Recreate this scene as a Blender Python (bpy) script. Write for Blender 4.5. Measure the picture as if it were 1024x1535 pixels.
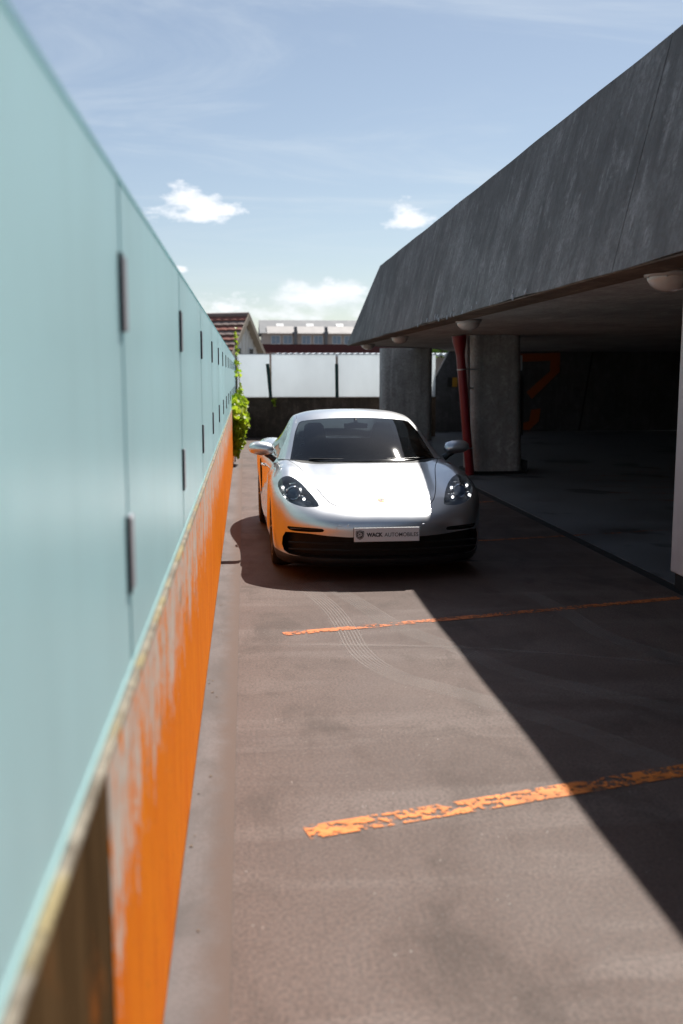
import bpy, bmesh, math, random
import numpy as np
from mathutils import Vector, Matrix, Euler

sc = bpy.context.scene
for o in list(bpy.data.objects):
    bpy.data.objects.remove(o)
COL = sc.collection
rad = math.radians
random.seed(7)
rng = np.random.default_rng(11)

# ------------------------------------------------------------------ camera
cam_data = bpy.data.cameras.new('camera')
cam = bpy.data.objects.new('camera', cam_data)
COL.objects.link(cam)
cam.location = (0, 0, 1.65)
cam.rotation_euler = (rad(90-7.9124), 0, rad(-5.4947))
cam_data.sensor_fit = 'VERTICAL'
cam_data.sensor_height = 36.0
cam_data.lens = 35.02
cam_data.clip_start = .05
cam_data.clip_end = 5000
cam_data.dof.use_dof = True
cam_data.dof.focus_distance = 8.3
cam_data.dof.aperture_fstop = 1.9
sc.camera = cam

# ------------------------------------------------------------------ sky and sun
TO_SUN = Vector((.351, .60, 1)).normalized()
SUN_EL = math.asin(TO_SUN.z)
SUN_AZ = math.atan2(TO_SUN.x, TO_SUN.y)

def nd(nt, typ, **kw):
    n = nt.nodes.new(typ)
    for k, v in kw.items():
        if k.startswith('i_'):
            key = k[2:]
            key = int(key) if key.isdigit() else key.replace('_', ' ')
            n.inputs[key].default_value = v
        else:
            setattr(n, k, v)
    return n

def build_world():
    w = bpy.data.worlds.new('World'); sc.world = w
    w.use_nodes = True
    nt = w.node_tree; nt.nodes.clear(); L = nt.links.new
    out = nd(nt, 'ShaderNodeOutputWorld')
    bg = nd(nt, 'ShaderNodeBackground'); bg.inputs[1].default_value = .067
    sky = nd(nt, 'ShaderNodeTexSky', sky_type='NISHITA')
    sky.sun_disc = False
    sky.sun_elevation = SUN_EL; sky.sun_rotation = SUN_AZ
    sky.altitude = 300; sky.air_density = 1.0; sky.dust_density = .5; sky.ozone_density = .7
    tc = nd(nt, 'ShaderNodeTexCoord')
    sep = nd(nt, 'ShaderNodeSeparateXYZ'); L(tc.outputs['Generated'], sep.inputs[0])
    def M(op, a, b=None, c=None, clamp=False):
        n = nd(nt, 'ShaderNodeMath', operation=op, use_clamp=clamp)
        for i, q in enumerate((a, b, c)):
            if q is None: continue
            if isinstance(q, (int, float)): n.inputs[i].default_value = q
            else: L(q, n.inputs[i])
        return n.outputs[0]
    # sheet projection for the high thin cloud
    zz = M('ADD', M('MAXIMUM', sep.outputs[2], 0.0), .12)
    comb = nd(nt, 'ShaderNodeCombineXYZ')
    L(M('DIVIDE', sep.outputs[0], zz), comb.inputs[0]); L(M('DIVIDE', sep.outputs[1], zz), comb.inputs[1])
    mp = nd(nt, 'ShaderNodeMapping'); mp.inputs['Rotation'].default_value = (0, 0, rad(24)); mp.inputs['Scale'].default_value = (.7, 1.9, 1)
    mp.inputs['Location'].default_value = (.3, 1.9, 0)
    L(comb.outputs[0], mp.inputs[0])
    n1 = nd(nt, 'ShaderNodeTexNoise'); n1.inputs['Scale'].default_value = 1.1; n1.inputs['Detail'].default_value = 7; n1.inputs['Roughness'].default_value = .62; n1.inputs['Distortion'].default_value = .9
    L(mp.outputs[0], n1.inputs['Vector'])
    r1 = nd(nt, 'ShaderNodeMapRange', interpolation_type='SMOOTHSTEP'); r1.inputs[1].default_value = .44; r1.inputs[2].default_value = .80; r1.inputs[4].default_value = .5
    L(n1.outputs[0], r1.inputs[0])
    # cumulus: a belt close to the horizon and single puffs around the sky
    n2 = nd(nt, 'ShaderNodeTexNoise'); n2.inputs['Scale'].default_value = 9; n2.inputs['Detail'].default_value = 8; n2.inputs['Roughness'].default_value = .58
    st = nd(nt, 'ShaderNodeMapping'); st.inputs['Scale'].default_value = (1, 1, 2.2)
    L(tc.outputs['Generated'], st.inputs[0]); L(st.outputs[0], n2.inputs['Vector'])
    belt = M('SUBTRACT', n2.outputs[0], M('MULTIPLY', M('ABSOLUTE', M('SUBTRACT', sep.outputs[2], .055)), 3.6))
    r2 = nd(nt, 'ShaderNodeMapRange', interpolation_type='SMOOTHSTEP'); r2.inputs[1].default_value = .47; r2.inputs[2].default_value = .62
    L(belt, r2.inputs[0])
    n3 = nd(nt, 'ShaderNodeTexNoise'); n3.inputs['Scale'].default_value = 30; n3.inputs['Detail'].default_value = 6; n3.inputs['Roughness'].default_value = .6
    L(st.outputs[0], n3.inputs['Vector'])
    wob = M('MULTIPLY', M('SUBTRACT', n3.outputs[0], .5), 3.4)
    acc = r2.outputs[0]
    puffs = [(-2.3, 8.75, 2.5, 1.35), (9.15, 8.35, 1.5, .85), (6.1, 4.5, 1.6, .7), (-3.5, 5.7, .6, .45), (-.9, 3.7, 1.6, .8)]
    rr = random.Random(3)
    for a in range(40, 340, 45):
        puffs.append((a+rr.uniform(-8, 8), rr.uniform(6, 14), rr.uniform(1.5, 3.5), rr.uniform(.7, 1.4)))
    for az, el, sx, sy in puffs:
        a, e = rad(az), rad(el)
        fx = (math.cos(a), -math.sin(a), 0)
        fz = (-math.sin(a)*math.sin(e), -math.cos(a)*math.sin(e), math.cos(e))
        ff = (math.sin(a)*math.cos(e), math.cos(a)*math.cos(e), math.sin(e))
        def dot(v):
            n = nd(nt, 'ShaderNodeVectorMath', operation='DOT_PRODUCT'); L(tc.outputs['Generated'], n.inputs[0]); n.inputs[1].default_value = v
            return n.outputs['Value']
        dx = M('DIVIDE', dot(fx), rad(sx)); dz = M('DIVIDE', dot(fz), rad(sy))
        # flat base, billowing top
        dzz = M('MAXIMUM', dz, M('MULTIPLY', dz, -2.6))
        d = M('SQRT', M('ADD', M('MULTIPLY', dx, dx), M('MULTIPLY', dzz, dzz)))
        m = M('SUBTRACT', M('ADD', 1.0, wob), d)
        m = M('MULTIPLY', M('MULTIPLY', m, 1.7, clamp=True), M('GREATER_THAN', dot(ff), 0))
        acc = M('MAXIMUM', acc, m)
    white = nd(nt, 'ShaderNodeRGB'); white.outputs[0].default_value = (10.4, 10.7, 11.2, 1)
    mx = nd(nt, 'ShaderNodeMix', data_type='RGBA'); hs = nd(nt, 'ShaderNodeHueSaturation'); hs.inputs['Saturation'].default_value = .80; hs.inputs['Hue'].default_value = .497; L(sky.outputs[0], hs.inputs['Color'])
    L(r1.outputs[0], mx.inputs[0]); L(hs.outputs[0], mx.inputs[6])
    white2 = nd(nt, 'ShaderNodeRGB'); white2.outputs[0].default_value = (7.4, 8.2, 8.9, 1)
    L(white2.outputs[0], mx.inputs[7])
    mx2 = nd(nt, 'ShaderNodeMix', data_type='RGBA'); L(M('MULTIPLY', acc, .9), mx2.inputs[0]); L(mx.outputs[2], mx2.inputs[6]); L(white.outputs[0], mx2.inputs[7])
    L(mx2.outputs[2], bg.inputs[0]); L(bg.outputs[0], out.inputs[0])
build_world()

sun_data = bpy.data.lights.new('sun', 'SUN')
sun_data.energy = 5.0; sun_data.angle = rad(.53); sun_data.color = (1.0, .95, .88)
sun = bpy.data.objects.new('sun', sun_data); COL.objects.link(sun)
sun.rotation_euler = TO_SUN.to_track_quat('Z', 'Y').to_euler()
sun.location = (10, 15, 30)

vs = sc.view_settings
sc.display_settings.display_device = 'sRGB'
vs.view_transform = 'Standard'; vs.look = 'None'; vs.exposure = 0.62; vs.gamma = 1.0; vs.use_curve_mapping = False
sc.cycles.use_denoising = True
sc.cycles.max_bounces = 10
sc.cycles.transparent_max_bounces = 16
sc.cycles.sample_clamp_indirect = 6.0

# ------------------------------------------------------------------ materials
MATS = {}
class Nt:
    """A small wrapper for writing node materials."""
    def __init__(s, name):
        s.m = bpy.data.materials.new(name); s.m.use_nodes = True
        s.t = s.m.node_tree; s.p = s.t.nodes['Principled BSDF']; s.o = s.t.nodes['Material Output']
        s._c = None
        MATS[name] = s.m
    def n(s, typ, **kw): return nd(s.t, typ, **kw)
    def L(s, a, b): s.t.links.new(a, b)
    def coord(s, scale=(1, 1, 1), rot=(0, 0, 0), loc=(0, 0, 0), kind='Object'):
        if s._c is None: s._c = s.n('ShaderNodeTexCoord')
        mp = s.n('ShaderNodeMapping'); mp.inputs['Scale'].default_value = scale; mp.inputs['Rotation'].default_value = rot; mp.inputs['Location'].default_value = loc
        s.L(s._c.outputs[kind], mp.inputs[0]); return mp.outputs[0]
    def noise(s, vec, scale, detail=4, rough=.55, dist=0):
        n = s.n('ShaderNodeTexNoise'); n.inputs['Scale'].default_value = scale; n.inputs['Detail'].default_value = detail
        n.inputs['Roughness'].default_value = rough; n.inputs['Distortion'].default_value = dist
        s.L(vec, n.inputs['Vector']); return n.outputs[0]
    def ramp(s, f, lo, hi, a=0., b=1., smooth=True):
        r = s.n('ShaderNodeMapRange', interpolation_type='SMOOTHSTEP' if smooth else 'LINEAR')
        for i, q in enumerate((lo, hi, a, b)): r.inputs[i+1].default_value = q
        s.L(f, r.inputs[0]); return r.outputs[0]
    def math(s, op, a, b=0., clamp=False):
        n = s.n('ShaderNodeMath', operation=op, use_clamp=clamp)
        for i, q in enumerate((a, b)):
            if isinstance(q, (int, float)): n.inputs[i].default_value = q
            else: s.L(q, n.inputs[i])
        return n.outputs[0]
    def mix(s, f, a, b):
        n = s.n('ShaderNodeMix', data_type='RGBA')
        for i, q in ((0, f), (6, a), (7, b)):
            if isinstance(q, (int, float)): n.inputs[i].default_value = q
            elif isinstance(q, tuple): n.inputs[i].default_value = (*q[:3], 1)
            else: s.L(q, n.inputs[i])
        return n.outputs[2]
    def set(s, **kw):
        for k, v in kw.items():
            i = s.p.inputs[k.replace('_', ' ')]
            if isinstance(v, (int, float)): i.default_value = v
            elif isinstance(v, tuple): i.default_value = (*v[:3], 1) if len(i.default_value) == 4 else v
            else: s.L(v, i)
        return s
    def bump(s, h, strength=.3, dist=.01):
        b = s.n('ShaderNodeBump'); b.inputs['Strength'].default_value = strength; b.inputs['Distance'].default_value = dist
        s.L(h, b.inputs['Height']); s.L(b.outputs[0], s.p.inputs['Normal']); return s

def simple(name, col, rough=.5, metal=0., var=.12, scale=6., bump=0., **kw):
    """One colour with a little mottling, roughness variation and fine relief."""
    k = Nt(name)
    n = k.noise(k.coord(), scale, 5)
    a = tuple(c*(1-var) for c in col); b = tuple(min(1, c*(1+var)) for c in col)
    k.set(Base_Color=k.mix(n, a, b), Roughness=k.ramp(n, .3, .7, rough*.9, min(1, rough*1.1)), Metallic=metal, **kw)
    if bump: k.bump(k.noise(k.coord(), scale*8, 4), bump, .004)
    return k.m

def concrete(name, col, dark=.6, streak=.35, axis='z', rough=.85, bump=.35, tint=(.9, .86, .8), streak_scale=5.):
    k = Nt(name)
    big = k.noise(k.coord(), .9, 6, .6, .4)
    fine = k.noise(k.coord(), 26, 6, .75)
    mott = k.noise(k.coord(scale=(1, 1, .8)), 4.5, 8, .75, .3)
    pits = k.noise(k.coord(), 14, 3)
    sc3 = {'z': (streak_scale, streak_scale, .35), 'y': (streak_scale, .35, streak_scale)}[axis]
    st = k.noise(k.coord(scale=sc3), 1.6, 6, .65)
    c = k.mix(k.ramp(big, .36, .64), tuple(q*dark for q in col), col)
    c = k.mix(k.math('MULTIPLY', k.ramp(st, .48, .66), streak), c, tuple(q*.33 for q in col))
    c = k.mix(k.math('MULTIPLY', k.ramp(st, .44, .30), streak), c, tuple(min(1, q*1.9*t) for q, t in zip(col, (1, 1, 1))))
    c = k.mix(k.math('MULTIPLY', k.ramp(mott, .52, .64), .45), c, tuple(min(1, q*1.55) for q in col))
    c = k.mix(k.math('MULTIPLY', k.ramp(mott, .47, .36), .5), c, tuple(q*.5 for q in col))
    c = k.mix(k.math('MULTIPLY', k.ramp(fine, .42, .62), .55), c, tuple(q*t*.55 for q, t in zip(col, tint)))
    k.set(Base_Color=c, Roughness=rough, Specular_IOR_Level=.2)
    h = k.math('ADD', k.math('MULTIPLY', fine, .5), k.ramp(pits, .28, .42))
    k.bump(h, bump, .006)
    return k.m
# ------------------------------------------------------------------ mesh helpers
class MB:
    """Collects shapes; build() links them as one mesh object."""
    def __init__(s): s.v, s.f, s.sm = [], [], []
    def add(s, vs, fs, smooth=False):
        b = len(s.v); s.v += [tuple(map(float, q)) for q in vs]; s.f += [tuple(i+b for i in f) for f in fs]; s.sm += [smooth]*len(fs); return s
    def box(s, x0, x1, y0, y1, z0, z1):
        v = [(x0,y0,z0),(x1,y0,z0),(x1,y1,z0),(x0,y1,z0),(x0,y0,z1),(x1,y0,z1),(x1,y1,z1),(x0,y1,z1)]
        return s.add(v, [(3,2,1,0),(4,5,6,7),(0,1,5,4),(1,2,6,5),(2,3,7,6),(3,0,4,7)])
    def prism(s, pts, d):
        """Polygon pts (3-D, planar) pushed along d."""
        n = len(pts); d = Vector(d)
        v = [Vector(p) for p in pts]; w = [p+d for p in v]
        return s.add(v+w, [tuple(range(n))[::-1], tuple(range(n, 2*n))]+[(i, (i+1) % n, n+(i+1) % n, n+i) for i in range(n)])
    def tube(s, pts, r, n=12, caps=True, smooth=True):
        pts = [Vector(p) for p in pts]; rs = r if isinstance(r, (list, tuple)) else [r]*len(pts)
        rings = []
        ref = None
        for i, p in enumerate(pts):
            t = (pts[min(i+1, len(pts)-1)]-pts[max(i-1, 0)]).normalized()
            if ref is None: ref = t.orthogonal().normalized()
            a = (ref-t*ref.dot(t)).normalized(); ref = a; b = t.cross(a)
            rings.append([p+(a*math.cos(2*math.pi*k/n)+b*math.sin(2*math.pi*k/n))*rs[i] for k in range(n)])
        v = [q for rg in rings for q in rg]
        f = [(i*n+k, i*n+(k+1) % n, (i+1)*n+(k+1) % n, (i+1)*n+k) for i in range(len(pts)-1) for k in range(n)]
        s.add(v, f, smooth)
        if caps:
            s.add(rings[0], [tuple(range(n))[::-1]]); s.add(rings[-1], [tuple(range(n))])
        return s
    def lathe(s, prof, n=32, axis='z', c=(0, 0, 0), smooth=True):
        """prof: (radius, height) pairs round the axis through c."""
        v = []
        for r, h in prof:
            for k in range(n):
                a = 2*math.pi*k/n; p, q = r*math.cos(a), r*math.sin(a)
                w = {'z': (p, q, h), 'x': (h, p, q), 'y': (q, h, p)}[axis]
                v.append((w[0]+c[0], w[1]+c[1], w[2]+c[2]))
        f = [(i*n+k, i*n+(k+1) % n, (i+1)*n+(k+1) % n, (i+1)*n+k) for i in range(len(prof)-1) for k in range(n)]
        return s.add(v, f, smooth)
    def build(s, name, mat, parent=None, loc=None):
        me = bpy.data.meshes.new(name); me.from_pydata(s.v, [], s.f); me.update()
        me.polygons.foreach_set('use_smooth', s.sm)
        o = bpy.data.objects.new(name, me); COL.objects.link(o)
        if mat is not None: me.materials.append(MATS[mat] if isinstance(mat, str) else mat)
        if parent is not None: o.parent = parent
        if loc is not None: o.location = loc
        return o

def bevel(o, w=.01, seg=2):
    m = o.modifiers.new('bevel', 'BEVEL'); m.width = w; m.segments = seg; m.limit_method = 'ANGLE'; m.angle_limit = rad(35)
    return o

def tag(o, label=None, cat=None, group=None, kind=None):
    for k, v in (('label', label), ('category', cat), ('group', group), ('kind', kind)):
        if v: o[k] = v
    return o

def empty(name, loc=(0, 0, 0), rz=0.):
    o = bpy.data.objects.new(name, None); COL.objects.link(o); o.location = loc; o.rotation_euler = (0, 0, rz); o.empty_display_size = .2
    return o

def copy_of(o, parent=None, loc=None):
    c = o.copy(); COL.objects.link(c)
    if parent is not None: c.parent = parent
    if loc is not None: c.location = loc
    return c

def copy_tree(o, parent=None):
    c = o.copy(); COL.objects.link(c)
    if parent is not None: c.parent = parent
    for ch in o.children: copy_tree(ch, c)
    return c

# ------------------------------------------------------------------ surface materials
def deck_mat():
    k = Nt('deck_coating')
    P = k.coord()
    big = k.noise(P, .55, 6, .6, .6)
    mid = k.noise(k.coord(scale=(1, .55, 1)), 2.3, 6, .62, .5)
    wave = k.noise(k.coord(scale=(.35, 1.6, 1), rot=(0, 0, .18)), 1.7, 5, .55, .7)
    fine = k.noise(P, 75, 5, .8)
    grit = k.noise(P, 150, 2, .6)
    vor = k.n('ShaderNodeTexVoronoi'); vor.inputs['Scale'].default_value = 26; k.L(P, vor.inputs['Vector'])
    c = k.mix(k.ramp(big, .32, .68), (.100, .065, .053), (.152, .106, .089))
    c = k.mix(k.math('MULTIPLY', k.ramp(wave, .48, .66), .55), c, (.20, .155, .138))     # pale dust left by puddles
    c = k.mix(k.math('MULTIPLY', k.ramp(mid, .50, .68), .6), c, (.058, .042, .035))      # damp, dirty patches
    c = k.mix(k.math('MULTIPLY', k.ramp(fine, .42, .60), .72), c, (.045, .034, .029))
    c = k.mix(k.math('MULTIPLY', k.ramp(grit, .62, .72), .5), c, (.40, .37, .34))
    speck = k.math('MULTIPLY', k.ramp(vor.outputs['Distance'], .075, .04), k.ramp(k.noise(P, 5.5, 2), .52, .62))
    c = k.mix(speck, c, (.55, .53, .5))
    k.set(Base_Color=c, Roughness=k.ramp(mid, .3, .75, .55, .72), Specular_IOR_Level=.28)
    k.bump(k.math('ADD', k.math('MULTIPLY', fine, .6), k.math('MULTIPLY', mid, .8)), .45, .006)
deck_mat()

def gutter_mat():
    k = Nt('gutter_concrete')
    P = k.coord()
    a = k.noise(k.coord(scale=(1, .5, 1)), 3.2, 6, .65, .5); f = k.noise(P, 80, 5, .8)
    c = k.mix(k.ramp(a, .3, .7), (.10, .09, .087), (.165, .15, .148))
    c = k.mix(k.math('MULTIPLY', k.ramp(f, .4, .66), .5), c, (.085, .078, .074))
    sep = k.n('ShaderNodeSeparateXYZ'); k.L(P, sep.inputs[0])
    # the coating feathers over the cement strip with a ragged edge
    e = k.math('ADD', sep.outputs[0], k.math('MULTIPLY', k.math('SUBTRACT', k.noise(P, 7, 6, .7), .5), .11))
    c = k.mix(k.ramp(e, -.19, -.07), c, (.115, .084, .07))
    k.set(Base_Color=c, Roughness=.72, Specular_IOR_Level=.25); k.bump(f, .4, .005)
gutter_mat()

def garage_floor_mat():
    k = Nt('garage_floor_cement')
    P = k.coord()
    a = k.noise(k.coord(scale=(.6, 1.2, 1)), 1.1, 6, .6, .6); f = k.noise(P, 60, 4, .7)
    oil = k.noise(P, .8, 3, .5, .4)
    c = k.mix(k.ramp(a, .3, .7), (.12, .122, .128), (.20, .202, .21))
    c = k.mix(k.math('MULTIPLY', k.ramp(oil, .60, .66), .85), c, (.03, .03, .032))
    c = k.mix(k.math('MULTIPLY', k.ramp(f, .4, .66), .4), c, (.09, .09, .09))
    k.set(Base_Color=c, Roughness=k.ramp(a, .3, .7, .5, .7)); k.bump(f, .3, .004)
garage_floor_mat()

def worn_paint(name, col, lo=.42, hi=.47, stretch=(6, 6, 1), detail_scale=9.):
    """Paint that has flaked: gaps in it are real holes in the film (alpha)."""
    k = Nt(name)
    a = k.noise(k.coord(scale=stretch), 1.0, 7, .72, .4); b = k.noise(k.coord(), detail_scale*4, 5, .65)
    s = k.math('ADD', k.math('MULTIPLY', a, .5), k.math('MULTIPLY', b, .5))
    g = k.noise(k.coord(), 9, 4)
    k.set(Base_Color=k.mix(k.ramp(g, .3, .7), tuple(q*.72 for q in col), col), Roughness=.6, Alpha=k.math('MULTIPLY', k.ramp(s, lo, hi), k.ramp(g, .3, .7, .72, .95)))
    return k.m
worn_paint('worn_orange_line', (.80, .235, .03), .470, .495, (4.5, 8, 1))
worn_paint('thin_orange_line', (.68, .19, .045), .465, .515, (2.5, 9, 1))
worn_paint('faint_orange_line', (.45, .13, .04), .50, .58, (3, 9, 1))

def tyre_mark_mat():
    k = Nt('tyre_dust')
    uv = k.n('ShaderNodeUVMap'); sep = k.n('ShaderNodeSeparateXYZ'); k.L(uv.outputs[0], sep.inputs[0])
    w = k.math('SINE', k.math('MULTIPLY', sep.outputs[1], 2*math.pi*8))
    edge = k.ramp(k.math('ABSOLUTE', k.math('SUBTRACT', sep.outputs[1], .5)), .5, .40)
    n = k.noise(k.coord(), 3.2, 5, .6); f = k.noise(k.coord(), 90, 3, .7)
    fade = k.math('MULTIPLY', k.ramp(sep.outputs[0], 0, .12), k.ramp(sep.outputs[0], 1, .8))
    al = k.math('MULTIPLY', k.math('MULTIPLY', k.ramp(w, .1, .7), edge), k.math('MULTIPLY', k.ramp(n, .22, .5, .35, 1.), k.ramp(f, .2, .5, .4, 1.)))
    k.set(Base_Color=(.33, .29, .265), Roughness=.7, Alpha=k.math('MULTIPLY', k.math('MULTIPLY', al, fade), .40))
tyre_mark_mat()

def orange_wall_mat():
    k = Nt('orange_paint')
    st = k.noise(k.coord(scale=(1, 8, 1.3)), 1.5, 9, .75, .3)
    fi = k.noise(k.coord(scale=(1, 30, 9.0)), 1.6, 7, .72)
    pt = k.noise(k.coord(), 5, 6, .65)
    sep = k.n('ShaderNodeSeparateXYZ'); k.L(k.coord(), sep.inputs[0])
    c = k.mix(k.ramp(st, .3, .72), (.86, .24, .006), (.74, .155, .004))
    c = k.mix(k.math('MULTIPLY', k.ramp(fi, .5, .72), .35), c, (.45, .095, .015))
    # flaked to pale render, mostly below the coping
    top = k.ramp(sep.outputs[2], .25, .98)
    fl = k.math('ADD', k.math('ADD', k.math('MULTIPLY', fi, .45), k.math('MULTIPLY', st, .55)), k.math('MULTIPLY', top, .20))
    c = k.mix(k.ramp(fl, .668, .69), c, k.mix(pt, (.42, .34, .29), (.78, .68, .60)))
    c = k.mix(k.math('MULTIPLY', k.ramp(k.math('ADD', pt, k.math('MULTIPLY', top, .08)), .66, .74), .7), c, (.30, .25, .2))
    foot = k.math('ADD', sep.outputs[2], k.math('MULTIPLY', pt, .10))
    c = k.mix(k.math('MULTIPLY', k.ramp(foot, .10, .05), .7), c, (.16, .075, .03))      # splash dirt along the foot
    c = k.mix(k.math('MULTIPLY', k.ramp(k.noise(k.coord(), 28, 5, .7), .60, .68), .5), c, (.30, .10, .02))
    k.set(Base_Color=c, Roughness=.7, Specular_IOR_Level=.08); k.bump(k.math('ADD', fl, k.math('MULTIPLY', k.noise(k.coord(), 45, 4), .4)), .35, .008)
orange_wall_mat()

def brown_wall_mat():
    k = Nt('weathered_render')
    st = k.noise(k.coord(scale=(1, 14, 1.0)), 1.3, 7, .66, .2); b = k.noise(k.coord(), 4, 5)
    c = k.mix(k.ramp(st, .3, .7), (.045, .024, .008), (.13, .075, .032))
    c = k.mix(k.math('MULTIPLY', k.ramp(b, .58, .7), .6), c, (.34, .10, .015))
    k.set(Base_Color=c, Roughness=.9, Specular_IOR_Level=.05); k.bump(st, .4, .01)
brown_wall_mat()

def coping_mat():
    k = Nt('lichen_coping')
    b = k.noise(k.coord(), 16, 6, .65); d = k.noise(k.coord(), 60, 4, .7); g = k.noise(k.coord(scale=(1, .6, 1)), 5, 5)
    c = k.mix(k.ramp(b, .35, .65), (.14, .115, .085), (.30, .265, .21))
    c = k.mix(k.math('MULTIPLY', k.ramp(g, .5, .62), .7), c, (.30, .235, .09))
    c = k.mix(k.math('MULTIPLY', k.ramp(d, .52, .66), .75), c, (.045, .035, .022))
    k.set(Base_Color=c, Roughness=.9); k.bump(d, .6, .01)
coping_mat()

def frosted(name, col, rough=.28, trans=.25):
    """Frosted, printed safety glass: satin face, light passes diffusely."""
    k = Nt(name)
    n = k.noise(k.coord(scale=(1, 1, .5)), 1.1, 5, .6); dirt = k.noise(k.coord(scale=(1, 5, .5)), 1.6, 6, .65)
    c = k.mix(k.ramp(n, .3, .7), tuple(q*.93 for q in col), col)
    c = k.mix(k.math('MULTIPLY', k.ramp(dirt, .5, .75), .12), c, tuple(q*.62 for q in col))
    k.set(Base_Color=c, Roughness=k.ramp(dirt, .3, .7, rough, rough+.07), Specular_IOR_Level=.35)
    tr = k.n('ShaderNodeBsdfTranslucent'); k.L(c, tr.inputs[0])
    ms = k.n('ShaderNodeMixShader'); ms.inputs[0].default_value = trans
    k.L(k.p.outputs[0], ms.inputs[1]); k.L(tr.outputs[0], ms.inputs[2]); k.L(ms.outputs[0], k.o.inputs[0])
frosted('teal_glass', (.77, .985, 1.0), .30, .5)
frosted('white_glass', (.86, .90, .92), .35, .70)
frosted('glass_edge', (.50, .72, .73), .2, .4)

concrete('dark_concrete', (.245, .238, .235), .6, .5, bump=.8)
concrete('pale_concrete', (.42, .41, .405), .72, .35)
concrete('soffit_concrete', (.42, .40, .39), .7, .25, axis='y')
concrete('boundary_concrete', (.13, .098, .075), .55, .6, streak_scale=3)
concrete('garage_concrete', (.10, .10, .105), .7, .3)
concrete('lip_concrete', (.17, .12, .09), .5, .6, axis='y')
simple('joint_teal', (.06, .17, .18), .3)
simple('bracket_shade', (.035, .038, .045), .45, .4)
simple('bracket_plate', (.42, .42, .46), .5, .3)
simple('green_post', (.008, .045, .040), .45, .1)
simple('black_gap', (.012, .012, .012), .9)
simple('chip_paint', (.34, .34, .35), .8)
simple('red_paint', (.20, .010, .018), .42, 0., .25, 4, .1)
simple('white_paint', (.58, .53, .53), .5, 0., .15, 5, .1)
simple('grey_metal', (.40, .41, .43), .4, .9)
simple('grey_plastic', (.45, .46, .48), .5)
simple('lamp_glass', (.50, .43, .40), .22, 0., .05, 5, 0., Coat_Weight=.5)
simple('lamp_rim', (.40, .37, .36), .45)
simple('hazard_yellow', (.45, .22, .02), .55)
simple('hazard_black', (.02, .02, .02), .55)
simple('wall_orange', (.32, .066, .01), .6, 0., .2, 3)
simple('asphalt', (.05, .05, .052), .9, 0., .2, 1)

# ------------------------------------------------------------------ the ground and the deck
X_WALL = -.229          # face of the left boundary wall
X_JOINT = 3.245         # joint between the open deck and the covered floor
Y0, Y1 = -9.0, 27.8
terrain = MB().add([(-900,-900,-6.2),(900,-900,-6.2),(900,1500,-6.2),(-900,1500,-6.2)], [(0,1,2,3)]).build('street_ground', 'asphalt')
tag(terrain, 'dark asphalt street level far below the parking deck', 'ground', kind='structure')
deck = MB().box(-.06, X_JOINT, Y0, Y1, -.38, 0).build('parking_deck', 'deck_coating')
tag(deck, 'brown coated open parking deck with orange bay lines', 'pavement', kind='structure')
gut = MB().box(-.62, -.0602, Y0, Y1, -.38, .0035).build('cement_gutter', 'gutter_concrete')
tag(gut, 'pale cement strip running along the foot of the orange wall', 'pavement', kind='structure')
gf = MB().box(X_JOINT+.115, 17.0, Y0, Y1+1.0, -.38, .001).build('garage_floor', 'garage_floor_cement')
tag(gf, 'grey cement floor under the concrete roof', 'floor', kind='structure')
jn = MB().box(X_JOINT+.0015, X_JOINT+.1135, Y0, Y1, -.36, -.004)
jn.build('joint_seal', 'black_gap', deck)
fl = MB().box(X_WALL-.4, 17.0, Y1+.001, Y1+1.0, -.38, -.002).build('deck_edge', 'gutter_concrete', gut)

def strip(path, w, z, name, mat, parent, uv=False, n=None):
    """A flat ribbon on the floor along a path."""
    pts = [Vector((x, y, 0)) for x, y in path]
    vsl, fs, us = [], [], []
    tot = sum((b-a).length for a, b in zip(pts, pts[1:])); run = 0
    for i, p in enumerate(pts):
        t = (pts[min(i+1, len(pts)-1)]-pts[max(i-1, 0)]).normalized(); s = Vector((-t.y, t.x, 0))
        if i: run += (p-pts[i-1]).length
        for q in (-.5, .5):
            vsl.append((p.x+s.x*w*q, p.y+s.y*w*q, z)); us.append((run/tot, q+.5))
    fs = [(2*i, 2*i+2, 2*i+3, 2*i+1) for i in range(len(pts)-1)]
    fs = [f[::-1] for f in fs] if False else fs
    o = MB().add(vsl, fs).build(name, mat, parent)
    if uv:
        l = o.data.uv_layers.new(name='UVMap')
        for pol in o.data.polygons:
            for li in pol.loop_indices: l.data[li].uv = us[o.data.loops[li].vertex_index]
    return o
# orange bay lines
strip([(.20, 3.41), (1.81, 3.832), (3.235, 4.205)], .105, .004, 'painted_line', 'worn_orange_line', deck)
strip([(.225, 6.20), (3.19, 6.955)], .085, .004, 'painted_line', 'thin_orange_line', deck)
strip([(2.0, 9.53), (3.23, 9.80)], .07, .004, 'painted_line', 'thin_orange_line', deck)
strip([(3.34, 9.83), (5.6, 10.35)], .07, .005, 'painted_line', 'faint_orange_line', gf)
strip([(.3, 11.9), (3.2, 12.6)], .07, .004, 'painted_line', 'thin_orange_line', deck)
strip([(.3, 14.7), (3.2, 15.4)], .07, .004, 'painted_line', 'thin_orange_line', deck)
for q in range(7):
    strip([(4.9+.12*q, 12.6+q*.8), (6.6+.25*q, 12.25+q*.72)], .12, .005, 'hatch_line', 'faint_orange_line', gf)
def smooth_path(p, n=8): return [tuple(q) for q in catmull2(p, n)]
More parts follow.
